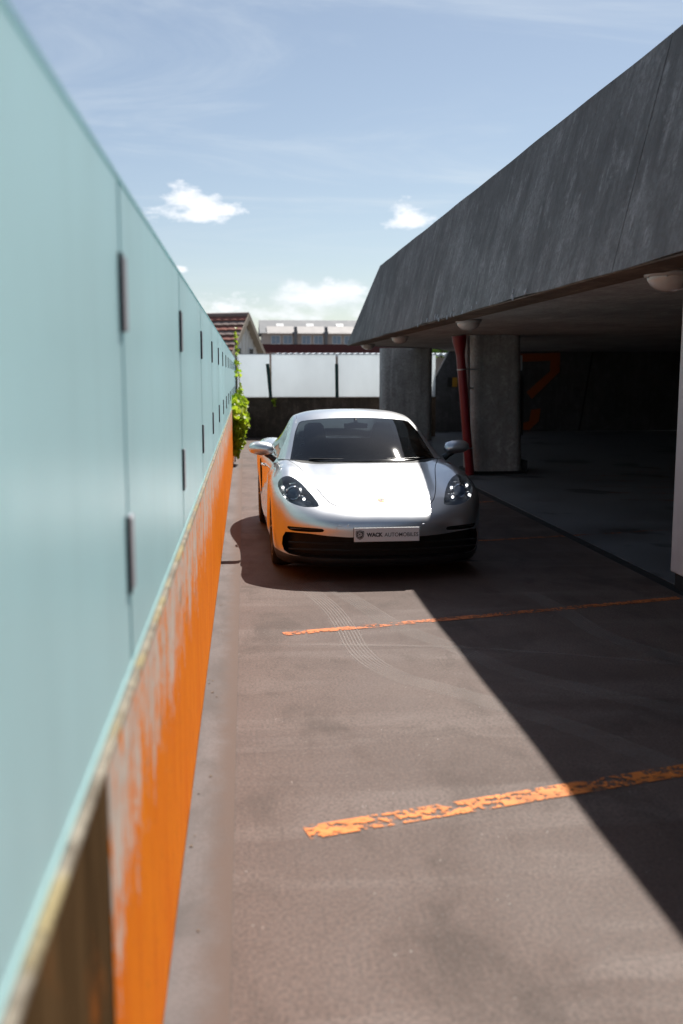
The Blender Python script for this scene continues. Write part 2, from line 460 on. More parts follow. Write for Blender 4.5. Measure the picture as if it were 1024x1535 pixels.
def catmull2(P, n):
    P = np.array(P, float); A = np.concatenate([2*P[:1]-P[1:2], P, 2*P[-1:]-P[-2:-1]]); out = []
    for i in range(len(P)-1):
        for j in range(n):
            t = j/n; a, b, c, d = A[i:i+4]
            out.append(.5*(2*b+(c-a)*t+(2*a-5*b+4*c-d)*t*t+(3*b-a-3*c+d)*t**3))
    out.append(P[-1]); return np.array(out)
for path, z in (([(.33,8.1),(.56,7.02),(.63,6.34),(.65,5.85),(.71,5.50),(.83,5.22),(1.02,5.0),(1.23,4.74),(1.52,4.36),(1.75,3.95),(2.1,3.3)], .0022),
                ([(.50,8.1),(.80,7.0),(.98,6.3),(1.27,5.72),(1.44,5.3),(1.72,4.97),(2.08,4.61),(2.6,4.2)], .0028),
                ([(2.1,7.4),(2.2,6.66),(2.25,6.02),(2.4,5.6),(2.8,5.0)], .0022),
                ([(.15,5.97),(.76,5.88),(1.32,5.77),(2.06,5.5),(2.9,5.1)], .0034)):
    strip(smooth_path(path), .17 if z != .0034 else .05, z, 'tyre_mark', 'tyre_dust', deck, uv=True)

# ------------------------------------------------------------------ left boundary wall and glass fence
WALL_END = 25.85
wall = empty('boundary_wall', (X_WALL-.1, 8, 0))
tag(wall, 'low wall in flaking orange paint running beside the open deck', 'wall')
def local(o, parent):
    o.parent = parent; o.matrix_parent_inverse = Matrix.Translation(-Vector(parent.location)); return o
def wpart(mb, name, mat, parent): return local(mb.build(name, mat), parent)
tag(wpart(MB().box(X_WALL-.2, X_WALL-.002, Y0, 1.565, 0.0045, 1.018), 'bare_section', 'weathered_render', wall), 'unpainted brown weathered stretch of the wall')
wpart(MB().box(X_WALL-.2, X_WALL, 1.5655, 19.4, 0.0045, 1.018), 'painted_section', 'orange_paint', wall)
wpart(MB().box(X_WALL-.2, X_WALL-.004, 19.4005, WALL_END, .0045, 1.018), 'bare_section', 'boundary_concrete', wall)
bevel(wpart(MB().box(X_WALL-.22, X_WALL+.003, Y0, WALL_END, 1.0185, 1.036), 'coping', 'lichen_coping', wall), .006)

PW, JY = 1.835, 2.075     # panel pitch, first joint
fence = empty('glass_fence', (X_WALL-.02, JY, 1.036))
tag(fence, 'tall frosted teal glass fence on top of the orange wall', 'fence')
gz0, gz1 = 1.048, 2.032
pm = MB().box(-.012, 0, .016, PW-.016, 0, gz1-gz0).build('glass_panel', 'teal_glass'); bevel(pm, .0025, 1)
n_pan = int((WALL_END-JY)/PW)
first = True
GX = X_WALL-.016
for i in range(-4, n_pan+1):
    y = JY+i*PW
    if y+PW > WALL_END+.5: continue
    o = pm if first else copy_of(pm); first = False
    o.location = (GX, y, gz0); local(o, fence)
sj = MB().box(-.0115, -.004, -.0155, .0155, .001, gz1-gz0-.001).build('joint_strip', 'joint_teal')
for i in range(-3, n_pan+1):
    o = sj if i == -3 else copy_of(sj)
    o.location = (GX, JY+i*PW, gz0); local(o, fence)
for k, (za, zb) in enumerate(((1.735, 1.882), (1.205, 1.358))):
    plate = MB().box(0, .009, -.032, .032, za, zb).build('clamp', 'bracket_plate'); bevel(plate, .002, 1)
    shade_end = MB().box(0, .0082, -.041, -.0325, za-.004, zb+.004).build('clamp_shade', 'bracket_shade', plate)  # dark strip paints the shade on the clamp's near end
    for i in range(-3, n_pan+1):
        o = plate if i == -3 else copy_of(plate)
        if i > -3:
            q = copy_of(shade_end, o)
        o.location = (GX+.0005, JY+i*PW, 0); local(o, fence)
wpart(MB().box(GX-.016, GX+.005, Y0, WALL_END, 1.0365, 1.0475), 'edge_light_strip', 'glass_edge', fence)  # pale strip standing in for light refracted in the bottom glass edge
wpart(MB().box(GX-.0145, GX+.0025, Y0, WALL_END, gz1+.001, gz1+.006), 'top_rail', 'glass_edge', fence)

# ------------------------------------------------------------------ far boundary wall with white glass screens
YF = 26.05
fwall = empty('boundary_wall', (2, YF+.1, 0))
tag(fwall, 'dark brown stained concrete wall closing the far end of the deck', 'wall')
wpart(MB().box(-.45, 5.0, YF, YF+.22, .0045, .995), 'wall_face', 'boundary_concrete', fwall)
bevel(wpart(MB().box(-.46, 5.01, YF-.02, YF+.24, .996, 1.035), 'coping', 'boundary_concrete', fwall), .01)
scr = empty('glass_screen', (2, YF+.08, 1.04))
tag(scr, 'white frosted glass screen above the brown wall behind the car', 'fence')
for xa, xb in ((-.22, .64), (.69, 2.36), (2.42, 4.08), (4.14, 5.0)):
    bevel(wpart(MB().box(xa, xb, YF+.07, YF+.086, 1.045, 2.14), 'glass_panel', 'white_glass', scr), .003, 1)
for x, dx in ((.66, -.075), (2.39, -.012), (4.11, 0.), (-.235, 0)):
    wpart(MB().prism([(x-.040, YF+.055, 1.036), (x+.044, YF+.055, 1.036), (x+.044+dx, YF+.055, 1.90), (x-.040+dx, YF+.055, 1.90)], (0, -.05, 0)), 'post', 'green_post', scr)
    wpart(MB().box(x-.012+dx, x+.012+dx, YF+.04, YF+.068, 1.62, 1.70), 'post_clip', 'bracket_plate', scr)
wpart(MB().box(-.24, 5.0, YF+.066, YF+.09, 2.1415, 2.156), 'top_rail', 'grey_metal', scr)

# ------------------------------------------------------------------ the concrete parking structure
gar = empty('parking_structure', (6, 10, 0))
tag(gar, 'dark concrete parking structure with sloped parapet over the covered bays', 'building')
EX, EZ, TX, TZ = 2.22, 2.262, 2.535, 3.64       # lower edge and upper edge of the sloping parapet
YB, YT = 21.9, 18.85                           # its far end: bottom corner, top corner
joints = [-9.0, -.6, 5.98, 12.6]
def face_pt(y_frac_bottom, t): pass
ends_b = joints+[YB]; ends_t = joints+[YT]
for i in range(4):
    g = .007
    a0, a1 = ends_b[i]+g, ends_b[i+1]-(g if i < 3 else 0); b0, b1 = ends_t[i]+g, ends_t[i+1]-(g if i < 3 else 0)
    # a subdivided slab so that its edges can be chipped
    nx, nz = 40, 12
    vsl, fs = [], []
    for t in range(nz+1):
        f = t/nz
        for s in range(nx+1):
            e = s/nx
            y = (a0+(a1-a0)*e)*(1-f)+(b0+(b1-b0)*e)*f
            wob = .006*math.sin(y*1.7+f*3)+.004*math.sin(y*4.1)*(1 if f in (0, 1) else 0)
            vsl.append((EX+(TX-EX)*f+wob*.6, y, EZ+(TZ-EZ)*f+(wob if t in (0,) else 0)))
    for t in range(nz):
        for s in range(nx):
            q = t*(nx+1)+s
            fs.append((q, q+nx+1, q+nx+2, q+1))
    n0 = len(vsl)
    back = [(x+.26, y, z) for x, y, z in vsl]
    allv = vsl+back
    bf = [tuple(j+n0 for j in f[::-1]) for f in fs]
    rim = []
    top = [nz*(nx+1)+s for s in range(nx+1)]; bot = list(range(nx+1))
    lef = [t*(nx+1) for t in range(nz+1)]; rig = [t*(nx+1)+nx for t in range(nz+1)]
    for L_, flip in ((top, 0), (bot, 1), (lef, 0), (rig, 1)):
        for a, b in zip(L_, L_[1:]):
            f = (a, a+n0, b+n0, b); rim.append(f if not flip else f[::-1])
    o = wpart(MB().add(allv, fs+bf+rim), 'parapet_panel', 'dark_concrete', gar)
# drip lip under the parapet, soffit slab, roof
wpart(MB().box(EX+.012, EX+.29, Y0, YB-.05, EZ-.012, EZ-.0015), 'drip_edge', 'lip_concrete', gar)
SO = 2.251
wpart(MB().prism([(EX+.295, Y0, SO+.02), (EX+.295, YB-.1, SO+.02), (4.95, 25.5, SO+.02), (6.0, 28.9, SO+.02), (17, 28.9, SO+.02), (17, Y0, SO+.02)], (0, 0, .40)), 'roof_slab', 'soffit_concrete', gar)
# skewed end parapet
wpart(MB().add([(EX+.01, YB+.002, EZ), (4.95, 25.55, EZ), (4.95, 24.6, TZ), (TX+.01, YT+.002, TZ), (EX+.28, YB-.12, EZ), (5.0, 25.3, EZ), (5.0, 24.3, TZ), (TX+.27, YT-.2, TZ)],
   [(0,1,2,3)[::-1], (4,5,6,7), (0,1,5,4), (3,2,6,7)[::-1], (1,2,6,5), (0,3,7,4)[::-1]]), 'end_parapet', 'dark_concrete', gar)
# chipped pale spots along the lower edge
rs = random.Random(5)
for k in range(20):
    y = rs.choice([rs.uniform(7.6, 8.4), rs.uniform(8.8, 11.0), rs.uniform(11, 13)])
    f = rs.random()**2*.06+.004
    s = rs.uniform(.012, .04)
    n_ = rs.randint(5, 7)
    c = Vector((EX+(TX-EX)*f-.006, y, EZ+(TZ-EZ)*f))
    upv = Vector((TX-EX, 0, TZ-EZ)).normalized()
    pts = []
    for q in range(n_):
        a = 2*math.pi*q/n_; r = s*rs.uniform(.5, 1.1)
        pts.append(c+Vector((0, 1, 0))*math.cos(a)*r*.8+upv*math.sin(a)*r)
    wpart(MB().prism(pts, (.012, 0, 0)), 'spalled_chip', 'chip_paint', gar)
# roof deck behind the parapet, back and side walls
wpart(MB().box(TX+.30, 17, Y0, 18.4, SO+.4205, SO+.46), 'roof_deck', 'pale_concrete', gar)
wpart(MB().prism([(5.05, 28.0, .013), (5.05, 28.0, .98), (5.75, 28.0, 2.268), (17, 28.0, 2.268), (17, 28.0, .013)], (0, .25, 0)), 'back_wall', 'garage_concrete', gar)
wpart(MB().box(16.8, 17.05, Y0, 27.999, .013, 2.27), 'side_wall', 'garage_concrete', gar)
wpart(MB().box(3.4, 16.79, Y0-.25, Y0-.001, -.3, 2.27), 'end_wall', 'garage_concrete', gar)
# expansion gap in the back wall
wpart(MB().prism([(9.55, 27.996, .02), (9.60, 27.996, .02), (9.93, 27.996, 2.26), (9.88, 27.996, 2.26)], (0, -.004, 0)), 'wall_joint', 'black_gap', gar)
# painted numeral on the back wall
num = [[(7.7, 2.20), (8.95, 2.24), (8.95, 2.02), (7.7, 1.98)], [(8.95, 2.02), (8.95, 1.70), (8.15, .93), (8.0, 1.13), (8.67, 1.72), (8.67, 2.02)], [(8.15, .62), (8.42, .66), (8.38, .30), (8.1, .04), (7.85, .06), (7.85, .22), (8.1, .30)]]
for pl in num:
    wpart(MB().prism([(x, 27.994, z) for x, z in pl], (0, -.004, 0)), 'painted_numeral', 'wall_orange', gar)
hz = empty('hazard_board', (5.72, 27.96, 1.42))
for q in range(2):
    local(MB().box(5.70+.14*q, 5.835+.14*q, 27.955, 27.985, 1.28, 1.54).build('stripe', 'hazard_yellow' if q % 2 == 1 else 'hazard_black'), hz)
tag(hz, 'yellow and black hazard board on the back wall beside the red pipe', 'sign')

def pier(x0, x1, y0, y1, lean=0., plinth=False):
    """Concrete pier with rounded edges."""
    r = .16; prof = []
    for cx, cy, a0 in ((x1-r, y1-r, 0), (x0+r, y1-r, 90), (x0+r, y0+r, 180), (x1-r, y0+r, 270)):
        for k in range(7):
            a = rad(a0+k*15); prof.append((cx+r*math.cos(a), cy+r*math.sin(a)))
    n = len(prof); vsl = []; levels = 8
    for t in range(levels+1):
        z = .0125+(SO+.018-.0125)*t/levels
        vsl += [(x-lean*t/levels, y, z) for x, y in prof]
    fs = [(t*n+k, t*n+(k+1) % n, (t+1)*n+(k+1) % n, (t+1)*n+k) for t in range(levels) for k in range(n)]
    return MB().add(vsl, fs, True)
c1 = wpart(pier(3.36, 4.62, 24.45, 25.15), 'column', 'pale_concrete', gar)
c2 = wpart(pier(3.735, 4.58, 16.1, 17.0, .07), 'column', 'pale_concrete', gar)
for y in (4.5, -3):
    wpart(pier(5.2, 6.0, y, y+.8), 'column', 'pale_concrete', gar)
wpart(MB().box(4.595, 4.72, 16.35, 17.1, .0135, .20), 'column_plinth', 'garage_concrete', gar)
wpart(MB().box(4.585, 4.66, 16.45, 17.05, .62, 1.62), 'column_duct', 'garage_concrete', gar)
wpart(MB().box(4.50, 4.545, 16.20, 16.26, 1.70, 1.95), 'reflector', 'grey_plastic', gar)
wpart(MB().box(3.70, 4.62, 16.06, 17.04, .0128, .05), 'column_base', 'black_gap', gar)

# post at the mouth of the covered bays
post = empty('steel_post', (3.43, 7.25, 0))
bevel(local(MB().box(3.275, 3.51, 7.1, 7.34, .125, SO+.0195).build('shaft', 'white_paint'), post), .015, 3)
local(MB().box(3.305, 3.48, 7.13, 7.31, .0, .1245).build('foot', 'black_gap'), post)
tag(post, 'off-white painted square post on a dark foot by the floor joint', 'post')

# red drain pipe with funnel
dp = empty('drain_pipe', (3.68, 15.8, 0))
top_, bot_ = Vector((3.40, 15.80, 2.20)), Vector((3.645, 15.95, .013))
ax = (bot_-top_)
local(MB().tube([top_+ax*.09, top_+ax*.5, bot_], .072, 20).build('pipe', 'red_paint'), dp)
local(MB().tube([top_-ax*.022, top_+ax*.015, top_+ax*.085, top_+ax*.11], [.118, .112, .082, .078], 20).build('funnel', 'red_paint'), dp)
for f in (.22, .80):
    p = top_+ax*f
    local(MB().tube([p-ax*.004, p+ax*.004], .079, 20).build('pipe_clamp', 'grey_metal'), dp)
local(MB().box(3.44, 3.72, 15.84, 15.86, top_.z+ax.z*.22-.012, top_.z+ax.z*.22+.012).build('clamp_arm', 'grey_metal'), dp)
tag(dp, 'slanting dark red drain pipe with a funnel head in front of the concrete column', 'pipe')
cd = empty('cable_conduit', (3.60, 15.99, 0))
local(MB().tube([(3.575, 16.02, SO), (3.60, 16.03, 1.2), (3.625, 16.03, .35)], .045, 12).build('tube', 'white_paint'), cd)
local(MB().box(3.575, 3.70, 16.015, 16.09, 1.40, 1.43).build('bracket', 'grey_metal'), cd)
tag(cd, 'thin pale conduit running up between the red pipe and the column', 'pipe')

# bulkhead lamps under the roof edge
def lamp(y):
    e = empty('ceiling_lamp', (2.60, y, SO+.018))
    MB().lathe([(.001, 0), (.150, 0), (.152, -.012), (.148, -.03), (.135, -.034), (.13, -.030)], 36).build('rim', 'lamp_rim', e)
    prof = []
    for k in range(11):
        a = k/10*math.pi/2; prof.append((max(.133*math.cos(a), .001), -.03-.092*math.sin(a)))
    d = MB().lathe(prof, 36).build('glass_dome', 'lamp_glass', e)
    for k in range(6):
        a = k/6*math.pi*2
        MB().tube([(.134*math.cos(a), .134*math.sin(a), -.034), (.134*math.cos(a), .134*math.sin(a), -.042)], .006, 6).build('screw', 'grey_metal', e)
    return e
G = 'bulkhead lamps under the roof edge'
for y, lb in ((6.03, 'round bulkhead lamp on the soffit beside the white post'), (11.6, 'round bulkhead lamp on the soffit close to the red pipe funnel'),
              (16.8, 'round bulkhead lamp on the soffit between red pipe and far column'), (21.2, 'round bulkhead lamp at the far tip of the concrete roof'), (.9, 'round bulkhead lamp on the soffit behind the white post')):
    if y > 1: tag(lamp(y), lb, 'lamp', G)
# ------------------------------------------------------------------ houses and roofs beyond the deck
simple('roof_tile', (.26, .095, .070), .8, 0., .35, 3)
simple('roof_tile_grey', (.20, .15, .135), .85, 0., .35, 3)
simple('cladding', (.74, .71, .66), .75, 0., .15, 2)
simple('verge_board', (.40, .33, .25), .7)
simple('dark_window', (.02, .026, .03), .15)
simple('pale_render', (.50, .42, .37), .85, 0., .12, 1)
simple('slate', (.16, .165, .175), .75, 0., .25, 2)
simple('zinc_roof', (.34, .32, .31), .7, 0., .12, 2)
simple('pane_blue', (.20, .27, .36), .12)
simple('red_roof', (.10, .035, .032), .8, 0., .3, 2)
simple('white_frame', (.62, .62, .62), .5)
simple('corrugated', (.66, .70, .73), .45, .0, .08, 2)

def tiled_slope(name, parent, p0, du, dv, nu, nv, mats):
    """Courses of curved tiles on a slope: p0 + u*du + v*dv, v runs down from the ridge."""
    nrm = Vector(du).cross(Vector(dv)).normalized()
    if nrm.z < 0: nrm = -nrm
    p0, du, dv = Vector(p0), Vector(du), Vector(dv)
    for j in range(nv):
        mb = MB(); vsl, fs = [], []
        sub = 4
        for e in range(2):
            lift = .012 if e == 0 else .085
            for i in range(nu*sub+1):
                w = .030*abs(math.sin(math.pi*i/sub))
                vsl.append(p0+du*(i/(nu*sub))+dv*((j+e*1.06)/nv)+nrm*(lift+w))
        m = nu*sub+1
        for i in range(m-1): fs.append((i, i+1, m+i+1, m+i))
        for i in range(m): vsl.append(Vector(vsl[m+i])-nrm*.075)
        for i in range(m-1): fs.append((m+i, m+i+1, 2*m+i+1, 2*m+i))
        o = local(mb.add(vsl, fs).build(name, mats[j % len(mats)]), parent)

house = empty('gabled_house', (-4, 46, -6.2))
A = Vector((.20, 45, 4.16)); g = Vector((.43, .903, 0)); rdir = Vector((-.903, .43, 0))
wd, pitch = 4.6, 1.0
LB, RB = A-g*wd-Vector((0, 0, wd*pitch)), A+g*wd-Vector((0, 0, wd*pitch))
depth = 13.0
off = rdir*.25
local(MB().prism([A+off-Vector((0,0,.15)), RB+off-Vector((0,0,.15)), Vector((RB.x, RB.y, -6.2))+off, Vector((LB.x, LB.y, -6.2))+off, LB+off-Vector((0,0,.15))], rdir*(depth-.5)).build('wall', 'cladding'), house)
nrm_out = -rdir
for q in range(26):           # vertical cladding battens
    s = -4.4+q*.35
    zt = 4.42-abs(s)*pitch-.30
    b = A+g*s+nrm_out*(-.25)
    local(MB().prism([Vector((b.x, b.y, -.5)), Vector((b.x, b.y, -.5))+g*.05, Vector((b.x+g.x*.05, b.y+g.y*.05, zt)), Vector((b.x, b.y, zt))], nrm_out*.03).build('batten', 'cladding'), house)
for s, mats in ((-1, ('roof_tile', 'roof_tile_grey')), (1, ('roof_tile',))):
    e = A+g*s*(wd+.3)-Vector((0, 0, (wd+.3)*pitch))
    local(MB().prism([A, e, e+rdir*depth, A+rdir*depth], (0, 0, -.12)).build('roof_board', 'verge_board'), house)
    tiled_slope('tile_course', house, A+Vector((0,0,.01)), rdir*depth, e-A, 34, 22, mats)
    local(MB().prism([A+Vector((0,0,.12)), e+Vector((0,0,.10)), e-Vector((0,0,.16)), A-Vector((0,0,.16))], nrm_out*.06).build('verge_board', 'verge_board'), house)
local(MB().tube([A+Vector((0,0,.05)), A+rdir*depth+Vector((0,0,.05))], .13, 10).build('ridge', 'roof_tile_grey'), house)
# two small dark gable openings with planters and a roof light
for s in (-.62, .66):
    b = A+g*s-Vector((0, 0, 1.78))+nrm_out*(-.25)
    w = local(MB().prism([b-g*.24, b+g*.24, b+g*.24+Vector((0,0,.42)), b-g*.24+Vector((0,0,.42))], nrm_out*.05).build('window', 'white_frame'), house)
    local(MB().prism([b-g*.18+Vector((0,0,.05)), b+g*.18+Vector((0,0,.05)), b+g*.18+Vector((0,0,.37)), b-g*.18+Vector((0,0,.37))], nrm_out*.07).build('shutter', 'dark_window'), house)
e = A-g*(wd+.3)-Vector((0, 0, (wd+.3)*pitch)); dn = (e-A).normalized(); ns = rdir.cross(dn).normalized(); ns = ns if ns.z > 0 else -ns
b = A+dn*1.25+rdir*1.0+ns*.10
sk = local(MB().prism([b, b+rdir*.75, b+rdir*.75+dn*.95, b+dn*.95], ns*.10).build('roof_window', 'white_frame'), house)
b2 = b+rdir*.07+dn*.07+ns*.02
local(MB().prism([b2, b2+rdir*.61, b2+rdir*.61+dn*.81, b2+dn*.81], ns*.095).build('pane', 'pane_blue'), house)
tag(house, 'house with weathered red tile roof and pale wooden gable beyond the fence', 'house')

apt = empty('apartment_block', (10, 92, -6.2))
YA = 90.0
def ap(mb, n, m, par=None): return local(mb.build(n, m), par or apt)
ap(MB().box(1.6, 22.0, YA, YA+9, -6.2, 5.22), 'wall', 'pale_render')
ap(MB().prism([(1.35, YA-.25, 5.2), (1.35, YA+4.0, 6.55), (1.35, YA+9.2, 5.2)], (21, 0, 0)), 'roof', 'slate')
bw = 2.72
for q in range(7):
    x = 2.0+q*bw
    ap(MB().prism([(x, YA-.45, 5.16), (x, YA-.30, 5.26), (x, YA+1.2, 5.86), (x, YA+1.4, 5.80)], (bw-.32, 0, 0)), 'dormer_roof', 'zinc_roof')
    ap(MB().box(x+bw-.30, x+bw-.05, YA-.35, YA-.02, 2.4, 5.75), 'party_wall', 'slate')
    for dx in (.35, 1.42):
        f = ap(MB().box(x+dx, x+dx+.86, YA-.10, YA-.004, 4.22, 5.02), 'window', 'white_frame')
        for k in range(2):
            ap(MB().box(x+dx+.07+k*.38, x+dx+.41+k*.38, YA-.115, YA-.101, 4.29, 4.96), 'pane', 'pane_blue')
        ap(MB().box(x+dx-.03, x+dx+.89, YA-.16, YA-.102, 4.10, 4.215), 'sill', 'white_frame')
    ap(MB().prism([(x+.9, YA+1.55, 5.80), (x+1.55, YA+1.55, 5.80), (x+1.55, YA+2.15, 6.04), (x+.9, YA+2.15, 6.04)], (0, -.04, .1)), 'roof_window', 'white_frame')
tag(apt, 'long grey roofed apartment block with paired windows behind the far roofs', 'building')

lr = empty('low_building', (8, 62, -6.2))
local(MB().box(1.5, 24, 60.3, 68, -6.2, 2.9).build('wall', 'pale_render'), lr)
local(MB().prism([(1.1, 60.0, 2.85), (1.1, 64.0, 3.46), (1.1, 68.4, 2.85)], (23.4, 0, 0)).build('roof', 'red_roof'), lr)
for q in range(15):
    z = 2.87+q*.041; y = 60.0+q*.27
    local(MB().box(1.08, 24.5, y, y+.05, z+.0, z+.045).build('tile_course', 'red_roof'), lr)
tag(lr, 'low building with dark red roof in front of the apartment block', 'building')

shed = empty('corrugated_shed', (4, 30, -6.2))
local(MB().box(.95, 9.5, 29.6, 32.8, -6.2, 2.12).build('wall', 'pale_render'), shed)
vsl, fs = [], []
n_ = 300
for i in range(n_+1):
    x = .85+8.8*i/n_; w = .028*math.cos(i*math.pi/3.0)
    vsl += [(x, 29.4, 2.225+w), (x, 33.0, 2.27+w), (x, 29.4, 2.165+w)]
for i in range(n_):
    a, b = 3*i, 3*i+3
    fs += [(a, b, b+1, a+1), (a+2, b+2, b, a)]
local(MB().add(vsl, fs).build('corrugated_roof', 'corrugated'), shed)
tag(shed, 'pale corrugated roof showing just over the white glass screen', 'shed')

# ------------------------------------------------------------------ vegetation
def leaf_mat(name, a, b, trans=.35):
    k = Nt(name)
    oi = k.n('ShaderNodeNewGeometry')
    c = k.mix(oi.outputs['Random Per Island'], a, b)
    k.set(Base_Color=c, Roughness=.45)
    tr = k.n('ShaderNodeBsdfTranslucent'); k.L(k.mix(.5, c, (.30, .50, .02)), tr.inputs[0])
    ms = k.n('ShaderNodeMixShader'); ms.inputs[0].default_value = trans
    k.L(k.p.outputs[0], ms.inputs[1]); k.L(tr.outputs[0], ms.inputs[2]); k.L(ms.outputs[0], k.o.inputs[0])
leaf_mat('vine_leaf', (.20, .32, .014), (.58, .60, .04), .55)
leaf_mat('tree_leaf', (.03, .08, .012), (.09, .17, .02))
simple('bark', (.10, .07, .045), .9)

def leaves(points, size, seed, out=None, droop=.5):
    """Folded heart-shaped leaves at the given points."""
    r = random.Random(seed); mb = MB()
    for p in points:
        s = size*r.uniform(.6, 1.25)
        n = Vector((r.gauss(0, .6), r.gauss(0, .6), r.gauss(.2, .5)))
        if out is not None: n += Vector(out)*.9
        n.normalize()
        t = Vector((r.gauss(0, .5), r.gauss(0, .5), -droop+r.gauss(0, .4))); t = (t-n*t.dot(n)).normalized(); b = n.cross(t)
        p = Vector(p)
        vs_ = [p-t*s*.45, p-t*s*.30+b*s*.42+n*s*.10, p+t*s*.12+b*s*.40+n*s*.08, p+t*s*.62, p+t*s*.12-b*s*.40+n*s*.08, p-t*s*.30-b*s*.42+n*s*.10]
        mb.add(vs_, [(0, 1, 2, 3), (0, 3, 4, 5)])
    return mb

def vine(name, label, blobs, size, seed, stem):
    e = empty(name, stem[0])
    r = random.Random(seed); pts = []
    for (cx, cy, cz, rx, ry, rz, n) in blobs:
        for _ in range(n):
            while True:
                q = Vector((r.uniform(-1, 1), r.uniform(-1, 1), r.uniform(-1, 1)))
                if q.length < 1 and r.random() < .35+.65*q.length: break
            pts.append((max(cx+q.x*rx, X_WALL+.012), cy+q.y*ry, max(.03, cz+q.z*rz)))
    f = local(leaves(pts, size, seed, (.7, -.5, .2)).build('foliage', 'vine_leaf'), e); f['kind'] = 'stuff'
    mb = MB(); st = [Vector(q) for q in stem]
    mb.tube(st, .012, 6)
    for k in range(14):
        a = st[0].lerp(st[-1], r.random()); b = Vector(r.choice(pts)); mb.tube([a, a.lerp(b, .5)+Vector((.02, 0, .03)), b], .004, 4)
    local(mb.build('stem', 'bark'), e)
    tag(e, label, 'plant')
    return e
vine('climbing_vine', 'bright green leafy vine spilling over the end of the orange wall',
     [(-.14, 18.6, 1.08, .17, .55, .18, 240), (-.11, 18.4, .82, .18, .55, .28, 380), (-.13, 18.3, .55, .13, .45, .26, 220), (-.16, 18.25, .32, .07, .3, .18, 60), (-.17, 18.1, .98, .10, .9, .12, 120)],
     .105, 4, [(-.20, 18.6, .02), (-.20, 18.6, .5), (-.20, 18.55, 1.2)])
vine('climbing_vine', 'thin green vine climbing the glass fence near the far corner',
     [(-.15, 23.4, 1.90, .08, .6, .16, 12), (-.15, 23.2, 1.62, .08, .5, .16, 14), (-.18, 23.6, 2.18, .05, .4, .14, 10), (-.2, 23.8, 2.5, .05, .3, .24, 14), (-.12, 23.2, 1.3, .06, .3, .2, 18)],
     .10, 9, [(-.20, 23.6, 1.04), (-.19, 23.5, 1.6), (-.21, 23.7, 2.6)])
wd_ = empty('wall_weed', (.74, YF-.03, 1.0))
f = local(leaves([(.745+random.gauss(0, .03), YF-.05+random.gauss(0, .02), .93+random.gauss(0, .06)) for _ in range(26)], .07, 3, (0, -.8, .2)).build('foliage', 'vine_leaf'), wd_); f['kind'] = 'stuff'
local(MB().tube([(.745, YF-.01, 1.036), (.745, YF-.05, 1.02), (.748, YF-.06, .86)], .005, 5).build('stem', 'bark'), wd_)
tag(wd_, 'small green weed hanging from the top of the brown wall', 'plant')

def tree(x, y, z0, h, r, seed, label):
    e = empty('leafy_tree', (x, y, z0)); rr = random.Random(seed)
    mb = MB().tube([(0, 0, 0), (.1, .05, h*.3), (.0, .1, h*.62), (.1, 0, h*.9)], [.22, .17, .11, .03], 9)
    cl = []
    for k in range(34):
        a = rr.uniform(0, 6.28); q = rr.random()**.5*r; zz = h*rr.uniform(.45, 1.0); q *= (1.15-abs(zz/h-.7)*1.4)
        c = Vector((q*math.cos(a), q*math.sin(a), zz)); cl.append((c, rr.uniform(.35, .7)*r*.45))
        if k < 18: mb.tube([(0.05, .05, h*rr.uniform(.25, .6)), c*.6+Vector((0, 0, zz*.35)), c], [.06, .035, .012], 5)
    mb.build('trunk', 'bark', e)
    pts = []
    for c, cr in cl:
        for _ in range(110):
            q = Vector((rr.gauss(0, 1), rr.gauss(0, 1), rr.gauss(0, .7))).normalized()*cr*rr.uniform(.6, 1.1)
            pts.append(c+q)
    f = leaves(pts, .20, seed).build('crown', 'tree_leaf', e)
    tag(e, label, 'tree')
tree(7.9, 41, -6.2, 9.3, 2.6, 21, 'green tree beyond the fence seen between the two columns')

# dry leaves and grit swept against the foot of the wall
rl = random.Random(31); mb = MB()
for _ in range(70):
    y = rl.uniform(1.6, 20); x = X_WALL+.012+abs(rl.gauss(0, .035)); s_ = rl.uniform(.003, .009)
    a = rl.uniform(0, 6.28); z = .0045
    q = [(x+s_*math.cos(a+t)*rl.uniform(.6, 1.3), y+s_*math.sin(a+t)*rl.uniform(.6, 1.3), z+rl.uniform(0, s_*.7)) for t in (0, 1.3, 2.6, 3.9, 5.2)]
    mb.add(q, [(0, 1, 2, 3, 4)])
simple('dry_litter', (.16, .12, .085), .9, 0., .4, 30)
tag(mb.build('leaf_litter', 'dry_litter'), 'dry leaf scraps and grit along the foot of the orange wall', 'litter', kind='stuff')
